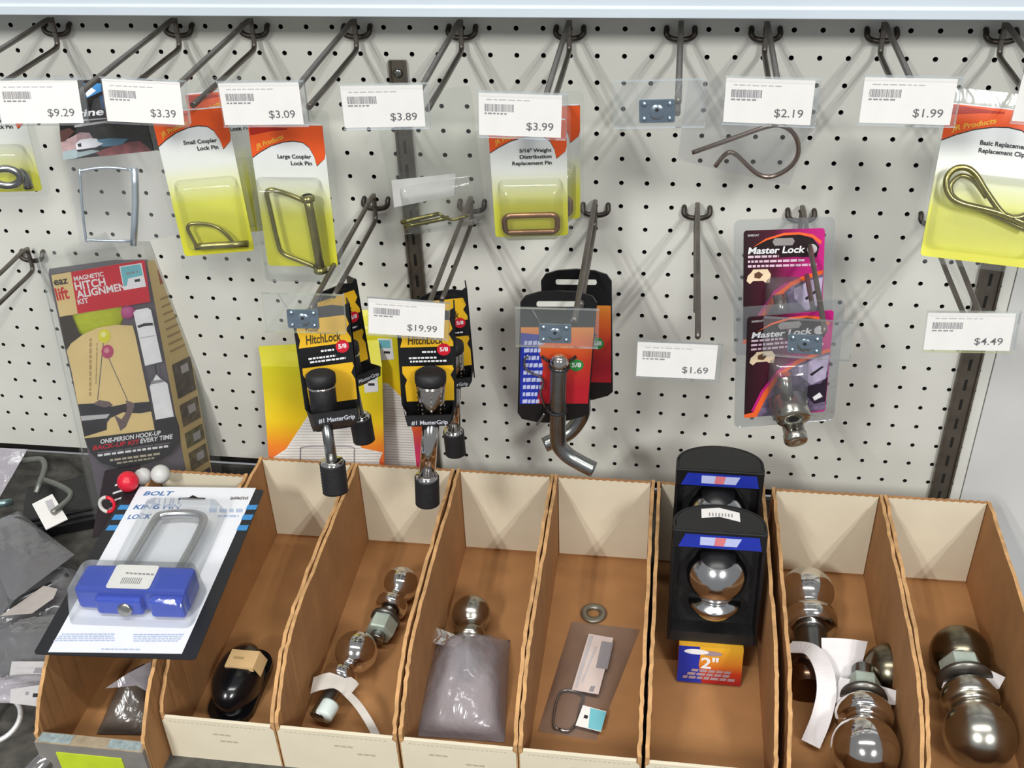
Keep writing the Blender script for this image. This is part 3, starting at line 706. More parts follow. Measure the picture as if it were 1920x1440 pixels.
T([(223.6, 499.4), (265, 493), (274, 537), (232, 544)], WPRINT, 3); T([(226, 501), (263, 495), (268, 516), (240, 522), (238, 535), (232, 537)], CYAN, 4); mb.greek(M, (236, 511), (258, 507), 4, GREY, K, 5, 6); T([(252, 524), (262, 522), (263, 527), (253, 529)], INK, 5)
mb.build('header_panel', t)
mb = MB(); T([(125, 658), (133, 644), (155.6, 627), (183, 614.7), (216.7, 609), (248.6, 610.5), (254, 630), (279, 749), (290, 806), (158, 822), (146, 760), (135, 700)], TAN, 0)
T([(146, 758), (180, 756), (211, 762), (240, 756), (282, 753), (285, 771), (262, 775), (230.5, 773), (207, 784), (201, 792), (200, 806), (158, 819)], NAVY, 1)
T([(151, 780), (206, 776), (200, 784), (153, 789)], LGREY, 2)
T([(236, 750), (252, 756), (250, 768), (236, 800), (226, 808), (221, 795), (214, 778), (228, 786), (238, 770)], mat('hitch_print', '#6a5a5c', .5, noise=.2, nscale=300), 2)
T([(174, 757), (186, 750), (205, 753), (212, 760), (195, 764)], mat('hitch_print'), 2)
for p0, p1 in (((194, 640), (183, 750)), ((203, 670), (239, 750))): T([(p0[0]-.8, p0[1]), (p0[0]+.8, p0[1]), (p1[0]+.8, p1[1]), (p1[0]-.8, p1[1])], SLATE, 2)
mb.greek(M, (167, 742), (168, 632), 4, mat('faint_brown_ink', '#a88f60', .6), K, 2, 8)
mb.greek(M, (179, 720), (181, 640), 2, mat('faint_brown_ink'), K, 2, 8)
T(circ(195.8, 630, 11.5, 20, 13), mat('yellow_dot_ink', '#d6d032', .5), 3); T(circ(201.5, 659, 11.5, 20, 13), mat('rose_dot_ink', '#b04468', .5), 3); T(circ(194, 627, 5, 12), mat('pale_yellow_ink', '#e6e49a', .5), 4); T(circ(200, 657, 5, 12), mat('pale_rose_ink', '#d08a9c', .5), 4)
mb.build('picture_panel', t)
mb = MB(); T([(158, 822), (290, 807), (291, 787), (330, 781), (336, 800), (339, 828), (319, 853), (278, 869), (222, 878), (189, 868), (169, 848)], NAVY, 0)
mb.ttext(M, 'ONE-PERSON HOOK-UP', (188, 832), (301, 815), WPRINT, K, 2, 8, .25); mb.ttext(M, 'BACK-UP KIT', (174, 844), (261, 831.5), RED, K, 2, 8, .25); mb.ttext(M, 'EVERY TIME', (263, 831), (323, 822), WPRINT, K, 2, 8, .25)
mb.greek(M, (183, 848), (318, 829), 3, SLATE, K, 1, 30); mb.greek(M, (183, 852), (318, 834), 4, WPRINT, K, 2, 10)
mb.greek(M, (206, 861), (303, 848), 4, mat('beige_ink', '#b8ae98', .5), K, 2, 10); mb.greek(M, (219, 867), (289, 857), 3, mat('beige_ink'), K, 2, 10)
mb.build('slogan_panel', t)
mb = MB(); T([(250, 586), (255, 581), (277, 577), (283, 581), (304, 678), (272, 686)], WPRINT, 1); T([(257, 611), (270, 606), (286, 605), (287.5, 610), (272, 611), (260, 615)], INK, 2); T([(262, 633), (291, 628), (291, 630), (263, 635)], LGREY, 2)
T([(293, 702), (300, 709), (314, 719), (326, 781), (292, 787), (280.5, 725)], WPRINT, 1); T([(284, 714), (305, 711), (308, 716), (282, 721)], GREY, 2); T([(290, 684), (293, 684), (294, 702), (292, 702)], INK, 1)
mb.build('truck_print', t)
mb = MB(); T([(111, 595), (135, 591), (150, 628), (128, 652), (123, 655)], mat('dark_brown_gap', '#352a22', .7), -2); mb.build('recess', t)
for (px, py), rr, m, nm in (((180, 588), .0290, mat('yellow_foam', '#b4bd22', .6, noise=.08, nscale=200), 'yellow_ball'), ((240, 585), .0085, mat('pink_foam', '#b8508c', .6), 'pink_ball')):
    c = loc(M, px, py, 0); mb = MB(); mb.lathe([(rr*math.sin(PI*k/14), .0050*math.cos(PI*k/14)) for k in range(15)], m, Matrix.Translation(c) @ Matrix.Rotation(PI/2, 4, 'X'), 32); mb.build(nm, t)
# flared right side panel with small pictures
e0 = Vector((w/2, -K, 0)); e1 = Vector((w/2+.030, .024, 0)); mb = MB()
mb.face([e0+Vector((0, 0, -h)), e1+Vector((0, 0, -h)), e1+Vector((0, 0, -.002)), e0+Vector((0, 0, 0))], TAN)
nn = (e1-e0).cross(Vector((0, 0, 1))).normalized()*EPS*2
def sp(u0, v0, u1, v1, m, k=1): mb.face([e0.lerp(e1, u)+Vector((0, 0, -v))+nn*k for u, v in ((u0, v1), (u1, v1), (u1, v0), (u0, v0))], m)
sp(.32, .012, .62, .030, mat('side_red_ink', '#a85a44', .6))
for k in range(8): sp(.22, .045+k*.009, .22+random.uniform(.4, .65), .0475+k*.009, mat('faint_brown_ink'))
for v0, v1, c in ((.125, .168, '#5a5048'), (.176, .204, '#6b5f50'), (.212, .232, '#6f6a48'), (.238, .262, '#73694f'), (.27, .31, '#6a6072')):
    sp(.2, v0, .95, v1, mat('side_photo'+c[1:], c, .6, noise=.5, nscale=120)); sp(.5, v0+.006, .8, v0+.016, LGREY, 2)
mb.build('side_panel', t)
mb = MB(); W0, W1 = -w/2-.006, w/2
prof = [(W0, .010), (W0, -K-.003), (W1, -K-.003), (W1+.036, .024), (W1+.036, .028)]
for (xa, ya), (xb, yb) in zip(prof, prof[1:]): mb.face([(xa, ya, -h), (xb, yb, -h), (xb, yb, .022), (xa, ya, .022)], CLEARB)
mb.face([(W0, .010, .022), (W0, -K-.003, .022), (W1, -K-.003, .022), (W1+.036, .024, .022)], CLEARB)
mb.face([(W0-.004, .010, -h), (W1+.042, .028, -h), (W1+.042, .028, .034), (W0-.004, .010, .034)], CLEARB)
mb.build('clear_shell', t)

# ------------------------------------------------------------------ yellow cartons behind the hitch locks
def carton(M, label, stripe):
    t = thing('yellow_carton', label, 'card pack', M, 'yellow and orange cartons')
    w, h = .131, .205
    YO = mat('yellow_orange_pink_print', stops=[(-.150, '#d8436a'), (-.128, '#de5a40'), (-.098, '#e8862c'), (-.068, '#ecc81e'), (0, '#dcd420')], rough=.35, noise=.02)
    RIB = mat('ribbed_white', '#e4e2de', .35); RG = mat('rib_line_ink', '#b9b4b0', .5)  # thin grey lines printed across the white ribbed area
    mb = MB(); mb.prism([(-w/2, -h), (w/2, -h), (w/2, 0), (-w/2, 0)], 0, .012, YO); d = 0
    poly = [(-.018, -.060), (-.045, -.103), (-.060, -.114), (-.058, -.140), (-.050, -.2), (.056, -.2), (.060, -.118), (.064, -.108), (.04, -.102), (.025, -.060)] if not stripe else [(-.03, -.06), (.030, -.062), (.048, -.085), (.055, -.13), (.057, -.2), (-.03, -.2)]
    mb.flat(poly, RIB, d, 1)
    z = -.066
    while z > -.2:
        xs = []
        for i in range(len(poly)):
            (xa, za), (xb, zb) = poly[i], poly[(i+1) % len(poly)]
            if (za-z)*(zb-z) < 0: xs.append(xa+(xb-xa)*(z-za)/(zb-za))
        if len(xs) >= 2: mb.flat([(min(xs)+.001, z), (max(xs)-.001, z), (max(xs)-.001, z-.0009), (min(xs)+.001, z-.0009)], RG, d, 2)
        z -= .0036
    x = .052 if not stripe else .03
    mb.flat([(x-.008, -.004), (x+.008, -.004), (x+.009, -.030), (x-.006, -.032)], WPRINT, d, 2); mb.flat([(x-.007, -.006), (x+.006, -.006), (x+.006, -.016), (x-.007, -.016)], CYAN, d, 3); mb.flat([(x-.002, -.020), (x+.005, -.020), (x+.005, -.023), (x-.002, -.023)], INK, d, 3)
    mb.build('carton_body', t)
    mb = MB(); f = [(-w/2, 0, 0), (w/2, 0, 0), (w/2-.004, .02, .024), (-w/2-.004, .012, .019)]
    mb.face(f, YO); mb.face([Vector(p)+Vector((0, .0008, -.0003)) for p in f][::-1], YO); mb.build('top_flap', t)
    return t
M = R2(.2890, -.055, -.3793, .20, -.14, .07)
t = carton(M, 'yellow carton standing in front behind the left hitch locks', False)
part_tube(t, M, [(563, 880), (563, 848), (568, 838), (612, 836), (660, 838), (664, 850), (664, 880)], .0008, .0006, GREY, 'wire_outline', 3)
carton(R2(.3235, -.022, -.3560, .05, -.05, .02), 'yellow carton standing behind the first, edge striped orange and pink', True)

# ------------------------------------------------------------------ cardboard bins
ZF = -.595
def bin_(x0, x1, label, yb=-.096, yf=-.410, ztop=-.478, zlip=-.540, outer=None, seed=0, lip=None, rag=.002, text=True):
    rnd = random.Random(seed); xm = (x0+x1)/2; M = pose(xm, yf, ZF); t = thing('cardboard_bin', label, 'bin', M, 'open-front cardboard parts bins')
    hw = (x1-x0)/2; D = yb-yf; H = ztop-ZF; hl = zlip-ZF; T = .0035
    mb = MB(); mb.box((-hw+T, T, .0003), (hw-T, D-T, .0028), KRAFT); mb.build('bin_floor', t)
    for sx in (-1, 1):
        mb = MB(); base = [(D, H), (D*.9, H+rnd.uniform(-.001, .001)), (D*.75, H), (D*.6, H-.0005), (D*.45, H-.001), (D*.30, H-.003), (D*.22, H-.0065), (D*.17, H-.013), (D*.13, H-.020), (D*.08, H-.032), (D*.03, hl+.016), (.001, hl+.006)]
        top = []
        for (ya, za), (yb_, zb) in zip(base, base[1:]):
            for k in range(3):
                u = k/3; top.append((ya+(yb_-ya)*u, za+(zb-za)*u+rnd.uniform(-rag, rag)*.5))
        top.append(base[-1])
        pts = top+[(0, 0), (D, 0)]
        xa, xb = (sx*hw-sx*T, sx*hw)
        mi, me_ = mb.mi(KRAFT), mb.mi(KEDGE)
        dxr = [rnd.uniform(-.0006, .0006) for _ in pts]
        A = [mb.bm.verts.new((xa+dxr[i]*(i < len(top)), y, z)) for i, (y, z) in enumerate(pts)]; B = [mb.bm.verts.new((xb+dxr[i]*(i < len(top)), y, z)) for i, (y, z) in enumerate(pts)]
        for i in range(len(pts)):
            j = (i+1) % len(pts); f = mb.bm.faces.new((A[i], A[j], B[j], B[i])); f.material_index = me_ if i < len(top) else mi
        for Q in (A, B):
            # triangulated strips under the torn edge
            n = len(top); 
            for i in range(n-1):
                y0_, y1_ = pts[i][0], pts[i+1][0]
                a_ = mb.bm.verts.new((Q[i].co.x, y0_, 0)); b_ = mb.bm.verts.new((Q[i].co.x, y1_, 0))
                a_.co.x = b_.co.x = (xa if Q is A else xb)
                f = mb.bm.faces.new((Q[i], Q[i+1], b_, a_)); f.material_index = mi
        mb.build('side_wall', t)
    mb = MB(); n = 26; W = hw-T-.0004
    pts = [(-W, .0028)]+[(W, .0028)]
    for k in range(n+1):
        u = W-2*W*k/n; pts.append((u, H-.0002-(.0013 if k % 2 else 0)))
    mb.prism(pts, D-T, D, KRAFT)
    f = [(-W+.0005, .006), (W-.0005, .006)]+[(u*.992, z-.0003) for u, z in pts[2:]]
    mb.flat(f, CREAM, -(D-T), 1.5); mb.build('back_wall', t)
    if lip != 'low':
        mb = MB(); mb.prism([(-hw+.001, 0), (hw-.001, 0), (hw-.001, hl-.004), (hw-.005, hl), (-hw+.005, hl), (-hw+.001, hl-.004)], 0, T, KRAFT)
        mb.flat([(-hw+.001, 0), (hw-.001, 0), (hw-.001, hl-.004), (hw-.005, hl), (-hw+.005, hl), (-hw+.001, hl-.004)], outer or CREAM, 0, 1)
        mb.prism([(-hw+.004, hl-.0002), (hw-.004, hl-.0002), (hw-.004, hl+.0006), (-hw+.004, hl+.0006)], -.0003, T*.9, outer or CREAM)
        for k in range(22):
            x = -hw+.008+k*(2*hw-.016)/22; mb.flat([(x, hl-.0035), (x+.0024, hl-.0035), (x+.0028, hl-.0045), (x+.0004, hl-.0045)], mat('perforation_tone', '#bdb5a2', .8), 0, 2)
        if text:
            for k in range(2):
                x = rnd.uniform(-.03, .0)+k*.028; z = hl-.016-k*.009
                for q in range(3): mb.flat([(x+q*.006, z), (x+.005+q*.006, z), (x+.005+q*.006, z-.0022), (x+q*.006, z-.0022)], mat('faint_pencil', '#b5ab98', .8), 0, 2)
        mb.build('front_lip', t)
    else:
        mb = MB(); mb.box((-hw+.001, -.004, 0), (hw-.001, T, hl), GREYB)
        mb.box((-hw+.002, -.004, hl), (hw-.002, T+.004, hl+.001), mat('worn_lip', '#9b8c74', .9, noise=.3, nscale=60))
        for a, b, m in ((-hw+.004, -.018, mat('print_bluegrey', '#8c9a9c', .8, noise=.25, nscale=200)), (.018, hw-.004, mat('print_bluegrey'))): mb.box((a, -.003, hl+.001), (b, T+.003, hl+.0014), m)
        mb.build('front_lip', t)
        mb = MB(); mb.prism(rrect(-.034, hl-.034, .030, hl-.0105, .001, 2), -.0048, -.0041, LIME); mb.build('yellow_sticker', t, label='lime yellow sticker')
    return t
edges = [.215, .326, .4415, .5495, .6605, .781, .8955, 1.003]
labs = ['cardboard bin second from the left, holding one black rubber part', 'cardboard bin holding two chrome hitch balls, one with a string tag', 'cardboard bin holding a wrinkled plastic bag in front of one ball',
        'cardboard bin holding only a washer and a flat poly bag', 'cardboard bin holding the two black ball packages', 'cardboard bin holding the ball with the large curled paper tag', 'rightmost cardboard bin, holding satin steel hitch balls']
for i, lab in enumerate(labs):
    x0 = edges[i]; x1 = min(edges[i+1]-.0012, x0+.113)
    if i == 3: x1 -= .002
    bin_(x0, x1, lab, seed=i+3)
bin_(.1055, .2125, 'low grey-fronted cardboard bin with a lime sticker, leftmost', yb=-.128, yf=-.441, zlip=-.547, lip='low', seed=20, rag=.004)

# ------------------------------------------------------------------ hitch balls
def ball(P, d, R, label, m=None, rf=None, nut=True, dome=False, shank=True, rs=.0095, fl=.010, neck=.62, group='loose hitch balls', tagm=None):
    """trailer ball lying down; P ball centre, d direction from ball towards its shank"""
    m = m or CHROME; Mx = zdir(P, d); t = thing('hitch_ball', label, 'hitch ball', Mx, group); rf = rf or R*.98
    prof = [(0, -R)]; a0 = math.asin(neck)
    for k in range(1, 23):
        a = (PI-a0)*k/22; prof.append((R*math.sin(a), -R*math.cos(a)))
    prof[-1] = (R*neck, R*math.cos(a0)); z = prof[-1][1]
    prof += [(R*neck*.92, z+.003), (R*neck, z+.006)]
    if dome: prof += [(rf*.86, z+.006), (rf*.97, z+.009), (rf, z+.014)]+[(rf*math.cos(a)+.0, z+.014+fl*math.sin(a)) for a in (.3, .6, .85, 1.05)]
    else: prof += [(rf*.8, z+.008), (rf, z+.011), (rf, z+.011+fl*.5), (rf*.92, z+.011+fl)]
    prof += [(rs*1.05, z+.012+fl)]
    if not shank:
        mb = MB(); mb.lathe(prof[:23]+[(0, prof[22][1])], m, None, 40); mb.build('ball', t); return t
    mb = MB(); mb.lathe(prof+[(0, z+.012+fl)], m, None, 40); mb.build('ball', t)
    z0 = z+.012+fl; mb = MB(); pr = []
    for k in range(16): pr += [(rs, z0+k*.0026), (rs*.9, z0+k*.0026+.0013)]
    mb.lathe(pr+[(0, z0+16*.0026)], STEEL, None, 24); mb.build('threaded_shank', t)
    if nut:
        fn = 1.0 if not dome else .82; z0 = z0-(.008 if dome else 0)
        mb = MB(); mb.lathe([(rs, z0+.014), (rs*1.9*fn, z0+.014), (rs*1.95*fn, z0+.016), (rs*1.95*fn, z0+.030), (rs*1.85*fn, z0+.032), (rs, z0+.032)], mat('zinc_nut', '#b4c2b8', .45, .45, noise=.1), flats=6); mb.build('nut', t)
        mb = MB(); mb.lathe([(rs, z0+.0095), (rs*2.05, z0+.0095), (rs*2.05, z0+.013), (rs, z0+.013)], mat('split_washer_steel', '#6d6c68', .35, .9)); mb.build('washer', t)
    return t
def strip(pts, wdt, m, name, lab=None, cat=None, parent=None, th=.0004, up=(0, 0, 1)):
    """curled strip of paper following a path"""
    P = bez(pts, 6); mb = MB(); up = Vector(up); L0, R0 = [], []
    for i, p in enumerate(P):
        t_ = (P[min(i+1, len(P)-1)]-P[max(i-1, 0)]).normalized(); s_ = t_.cross(up).normalized()*wdt/2
        L0.append(p-s_); R0.append(p+s_)
    n = up*th
    for i in range(len(P)-1):
        mb.face([L0[i], R0[i], R0[i+1], L0[i+1]], m); mb.face([L0[i]-n, L0[i+1]-n, R0[i+1]-n, R0[i]-n], m)
    o = mb.build(name, parent)
    return o
FZ = ZF+.0028
def P3(px, py, z): return atz(px, py, z)
R_ = .0195; ball(P3(752, 1096, FZ+R_+.001), (-.12, -1, -.06), R_, 'chrome hitch ball lying at the back of its bin by the wall', rf=.0175, nut=True, rs=.0078, neck=.55)
R_ = .0215; tb = ball(P3(668, 1222, FZ+R_+.004), (-.25, -1, -.10), R_, 'chrome hitch ball with a white plastic string tag', rf=.018, nut=False, rs=.0078, neck=.5)
Mi = tb.matrix_world.inverted(); TP = mat('tag_plastic', '#c9c4bd', .5, noise=.1)
q = [Mi @ atz(x, y, z) for x, y, z in ((640, 1290, -.566), (668, 1318, -.563), (690, 1350, -.567), (706, 1380, -.575))]; strip(q, .0075, TP, 'string_tag', parent=tb, up=Mi.to_3x3() @ Vector((0, 0, 1)))
q = [Mi @ atz(x, y, z) for x, y, z in ((585, 1285, -.562), (605, 1278, -.557), (630, 1275, -.556), (650, 1284, -.560), (662, 1296, -.566))]; strip(q, .020, TP, 'tag_loop', parent=tb, up=Mi.to_3x3() @ Vector((0, 0, 1)))
mb = MB(); c = Mi @ atz(613, 1332, -.572); mb.lathe([(0, -.008), (.0088, -.008), (.0092, -.006), (.0092, .006), (.0088, .008), (0, .008)], mat('white_cap', '#cfdcd8', .5), Matrix.Translation(c)); mb.build('thread_cap', tb)
R_ = .0205; ball(P3(884, 1152, FZ+R_), (.1, -1, -.05), R_, 'dark steel hitch ball poking out above the wrinkled bag', m=NICKEL, rf=.017, nut=False, rs=.0078)
R_ = .0285; ball(P3(1513, 1114, FZ+R_), (.0, -1, -.10), R_, 'large chrome hitch ball touching the back of its bin', rf=.0285, nut=False, rs=.016, fl=.016, neck=.72)
R_ = .0300; ball(P3(1622, 1405, FZ+R_+.004), (.10, 1, .0), R_, 'large chrome hitch ball at the very front of its bin', rf=.0265, nut=True, dome=True, rs=.0105, fl=.020, neck=.62)
R_ = .0315; ball(P3(1836, 1378, FZ+R_+.001), (-.03, 1, .06), R_, 'satin steel hitch ball at the front of the rightmost bin', m=NICKEL, rf=.0265, nut=True, dome=True, rs=.0125, fl=.022, neck=.66)
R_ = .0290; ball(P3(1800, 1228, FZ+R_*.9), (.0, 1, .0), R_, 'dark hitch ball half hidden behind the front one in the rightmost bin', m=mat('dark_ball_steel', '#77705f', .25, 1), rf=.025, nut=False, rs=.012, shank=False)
R_ = .0265; ball(P3(1668, 1258, FZ+R_*.9), (.3, 1, .0), R_, 'dark bronze hitch ball behind the front chrome one', m=mat('dark_ball_steel'), rf=.022, nut=False, rs=.012, shank=False)
# paper tags
PT = mat('curled_tag_paper', '#dad6d8', .6, noise=.05); 
mb = MB()
def sheet(pix, m, name, label, cat, thick=.0004, group=None, parent=None, bow=.0, nb=8, marks=None):
    """four corners given as (px, py, z): a slightly bowed sheet of paper"""
    c = [atz(*p) for p in pix]; cen = sum(c, Vector())/4; mb = MB(); nrm = (c[1]-c[0]).cross(c[3]-c[0]).normalized()
    if nrm.z < 0: nrm = -nrm
    def at_(u, v): return (c[0]*(1-u)+c[1]*u)*(1-v)+(c[3]*(1-u)+c[2]*u)*v + nrm*bow*math.sin(PI*u) - cen
    for i in range(nb):
        a, b = i/nb, (i+1)/nb
        mb.face([at_(a, 0), at_(b, 0), at_(b, 1), at_(a, 1)], m, True); mb.face([p-nrm*thick for p in (at_(a, 1), at_(b, 1), at_(b, 0), at_(a, 0))], m, True)
    for u0, v0, u1, v1, mm in marks or []:
        for i in range(3):
            a, b = u0+(u1-u0)*i/3, u0+(u1-u0)*(i+1)/3
            mb.face([p+nrm*EPS*2 for p in (at_(a, v0), at_(b, v0), at_(b, v1), at_(a, v1))], mm)
    o = mb.build(name, None, weld=True); o.matrix_world = Matrix.Translation(cen); o['label'] = label; o['category'] = cat
    if group: o['group'] = group
    return o
bars = [(.1, .15, .7, .22, LGREY), (.1, .3, .8, .36, LGREY)]
for k in range(12): bars.append((.2+k*.05, .5, .2+k*.05+.02, .75, GREY))
sheet([(1540, 1196, -.548), (1627, 1203, -.548), (1612, 1262, -.568), (1545, 1352, -.585)], PT, 'paper_tag', 'white paper tag sloping between the two large chrome balls', 'tag', bow=.004)
o = strip([atz(x, y, z) for x, y, z in ((1478, 1212, -.560), (1520, 1218, -.548), (1543, 1250, -.545), (1550, 1295, -.552), (1540, 1345, -.566), (1520, 1395, -.582))], .018, PT, 'paper_tag'); tag(o, 'long white paper tag curled into a C at the left wall of its bin', 'tag')
sheet([(1575, 1270, -.553), (1685, 1296, -.553), (1680, 1322, -.563), (1560, 1318, -.563)], PT, 'paper_tag', 'white paper tag tucked under the nut of the front chrome ball', 'tag', bow=.003)
sheet([(1787, 1232, -.548), (1885, 1270, -.548), (1873, 1292, -.556), (1765, 1290, -.562)], PT, 'paper_tag', 'white paper tag on the shank of the rightmost ball', 'tag', bow=.004)
# chrome cylinder under the curled tag
mb = MB(); mb.tube([Vector((0, .02, 0)), Vector((0, -.022, 0))], .0165, mat('bronze_chrome', '#6a5244', .2, 1), 28); o = mb.build('ball_shank_sleeve'); tag(o, 'bronze-toned chrome sleeve lying inside the curled tag', 'sleeve', M=Matrix.Translation(atz(1512, 1262, FZ+.017)))

# ------------------------------------------------------------------ black ball packages
def ball_pack(M, label, sticker):
    t = thing('ball_package', label, 'packaged hitch ball', M, 'black hitch ball packages')
    H = .174; R = .0435; Dp = .046
    D_ = [(-R, 0)]+[(R*math.cos(a), Dp-.030+.030*math.sin(a)+.0) for a in [PI-PI*k/16 for k in range(17)]]+[(R, 0)]
    mb = MB()
    # curved rear shell
    outer = [(-R, .004), (-R, .016)]+[(R*math.cos(PI-PI*k/18), .016+.034*math.sin(PI*k/18)) for k in range(1, 18)]+[(R, .016), (R, .004)]
    inner = [(x*.93, .016+(y-.016)*.92 if y > .016 else y) for x, y in outer[::-1]]
    mb.prism([p for p in outer]+inner, .044, H, BLACK, 'z')
    for f in mb.bm.faces: f.smooth = False
    mb.build('rear_shell', t)
    mb = MB(); cap = [(-R, .0)]+[(-R, .016)]+[(R*math.cos(PI-PI*k/18), .016+.034*math.sin(PI*k/18)) for k in range(1, 18)]+[(R, .016), (R, 0)]
    mb.prism(cap, H-.020, H, BLACK, 'z'); mb.build('top_cap', t, .0015)
    mb = MB(); mb.prism([(-.038, H-.018), (.039, H-.018), (.036, H-.004), (-.032, H-.004)], -.0006, 0, BLUEI)
    mb.flat([(-.018, H-.006), (.020, H-.006), (.016, H-.015), (-.018, H-.015)], mat('lilac_ink', '#b4bce4', .5), .0006, 1); mb.flat([(-.004, H-.006), (.006, H-.006), (.004, H-.015), (-.005, H-.015)], mat('salmon_ink', '#d0747c', .5), .0006, 2)
    mb.build('blue_band', t)
    mb = MB(); mb.prism([(-.0405, .045), (.0405, .045), (.0405, H-.019), (-.0405, H-.019)], .022, .025, BLACKM)
    x = -.014
    for k in range(3):
        z = H-.030-k*.007; x = -.012+k*.003
        for q in range(3): mb.flat([(x+q*.008, z), (x+.006+q*.008, z), (x+.0045+q*.008, z-.003), (x-.001+q*.008, z-.003)], mat('grey_mark_ink', '#8a949a', .5), -.022, 1)
    mb.build('inner_wall', t)
    mb = MB(); Rb = .0288; cz = .123; cy = .008
    prof = [(0, Rb)]+[(Rb*math.sin(a), Rb*math.cos(a)) for a in [PI*.80*k/20 for k in range(1, 21)]]+[(.015, -Rb*.86), (.016, -Rb*.92), (.0245, -Rb*1.0), (.0255, -Rb*1.10), (.021, -Rb*1.42), (.013, -Rb*1.62), (0, -Rb*1.62)]
    mb.lathe(prof, mat('satin_chrome', '#d0d0d0', .17, 1, noise=.03), pose(0, cy, cz, 0, -.0), 40); mb.build('ball', t)
    mb = MB(); mb.lathe([(Rb*1.004*math.sin(a), Rb*1.004*math.cos(a)) for a in [.62*k/6 for k in range(7)][::-1]], BLACK, pose(0, cy, cz, 0, .25), 24); mb.build('ball_sticker', t)
    PG = mat('box_gradient_print', stops=[(.002, '#9c1a1c'), (.014, '#c03a1c'), (.026, '#d8862a'), (.042, '#e2ab30')], rough=.4, noise=.03)
    mb = MB(); mb.box((-.031, -.004, 0), (.031, .036, .044), PG); d = .004
    mb.flat([(-.031, 0), (-.007, 0), (-.011, .022), (-.010, .034), (-.011, .044), (-.031, .044)], BLUEI, d, 1)
    mb.flat([(-.0312, 0), (-.0308, 0), (-.0308, .044), (-.0312, .044)], BLUEI, d, 2)
    mb.flat(circ(-.014, .038, .012, 20, .0032), WPRINT, d, 3); mb.flat(circ(.001, .037, .010, 20, .003), mat('mauve_ink', '#9a8890', .5), d, 2)
    mb.text('2"', (-.009, .019), (.008, .019), WPRINT, d, 3, h=.0135)
    for k in range(3):
        z = .005+k*.0045; x = -.026+k*.004
        while x < .022-k*.003:
            ww = random.uniform(.004, .009); mb.flat([(x, z), (x+ww, z), (x+ww+.001, z+.0032), (x+.001, z+.0032)], mat('dusty_ink', '#a58a92', .5), d, 3); x += ww+.0012
    mb.build('printed_box', t)
    mb = MB(); mb.prism([(-.040, .003), (.040, .003), (.040, .022), (-.040, .022)], .0445, .056, BLACKM, 'z'); mb.build('seat_ledge', t)
    if sticker:
        mb = MB(); mb.prism([(-.017, .023), (.0, .027), (.019, .020), (.019, .036), (0, .043), (-.017, .039)], H+.0001, H+.0004, WHITE, 'z')
        for k in range(8): mb.box((-.010+k*.003, .027, H+.0004), (-.0088+k*.003, .033, H+.00045), GREY)
        mb.build('price_sticker', t)
    return t
ball_pack(pose(.7200, -.268, FZ+.002, 0, -.16, 0), 'black ball package reading 2", front one with white sticker', True)
ball_pack(pose(.7215, -.172, FZ+.003, .0, -.12, 0), 'black ball package behind, its rounded top above the bin', False)

# ------------------------------------------------------------------ other bin contents
c = atz(1113, 1150, FZ+.0015); mb = MB(); mb.lathe([(.0063, -.0015), (.0135, -.0015), (.0140, -.0008), (.0140, .0008), (.0135, .0015), (.0063, .0015), (.0063, -.0015)], mat('washer_zinc', '#8f8c80', .4, .8, noise=.15))
tag(mb.build('steel_washer'), 'grey steel washer lying flat on a bin floor', 'washer', M=Matrix.Translation(c))
def floor_bag(corners, z, th, m, label, name='poly_bag', amp=.002, seed=1, cat='plastic bag', group=None, nx=18, nz=18):
    """bag lying down; corners TL TR BR BL in photo pixels at height z"""
    rnd = random.Random(seed); c = [atz(x, y, z if not isinstance(z, (list, tuple)) else z[i]) for i, (x, y) in enumerate(corners)]; cen = sum(c, Vector())/4; M = Matrix.Translation(cen)
    t = thing(name, label, cat, M, group); mb = MB(); mi = mb.mi(m); ph = [rnd.uniform(0, 6) for _ in range(6)]
    for sgn in (1, -1):
        G = []
        for j in range(nz+1):
            row = []
            for i in range(nx+1):
                u, v = i/nx, j/nz; e = 1-.04*math.sin(v*9+ph[3]); p = (c[0]*(1-u)+c[1]*u)*(1-v)+(c[3]*(1-u)+c[2]*u)*v-cen
                b = min(1, (math.sin(PI*u)*math.sin(PI*v))**.6)
                wv = math.sin(8*u+6*v+ph[0])*.5+math.sin(5*u-12*v+ph[1])*.6+abs(math.sin(13*u+9*v+ph[2]))*.5+rnd.uniform(-.3, .3)
                hgt = th*b if sgn > 0 else 0
                p = p + Vector((0, 0, hgt+(amp*wv*b if sgn > 0 else 0))); row.append(mb.bm.verts.new(p))
            G.append(row)
        for j in range(nz):
            for i in range(nx):
                f = mb.bm.faces.new((G[j][i], G[j+1][i], G[j+1][i+1], G[j][i+1])); f.material_index = mi; f.smooth = True
    mb.build('bag_film', t); return t, cen
def on_floor_poly(t, cen, pix, z, m, name, marks=(), label=None):
    mb = MB(); pts = [atz(x, y, z)-cen for x, y in pix]
    A = [mb.bm.verts.new(p) for p in pts]; f = mb.bm.faces.new(A); f.material_index = mb.mi(m)
    B = [mb.bm.verts.new(p-Vector((0, 0, .0003))) for p in pts]; f = mb.bm.faces.new(B[::-1]); f.material_index = mb.mi(m)
    for k, (q, mm) in enumerate(marks):
        mb.face([atz(x, y, z+EPS*2+k*.00002)-cen for x, y in q], mm)
    return mb.build(name, t, label=label)
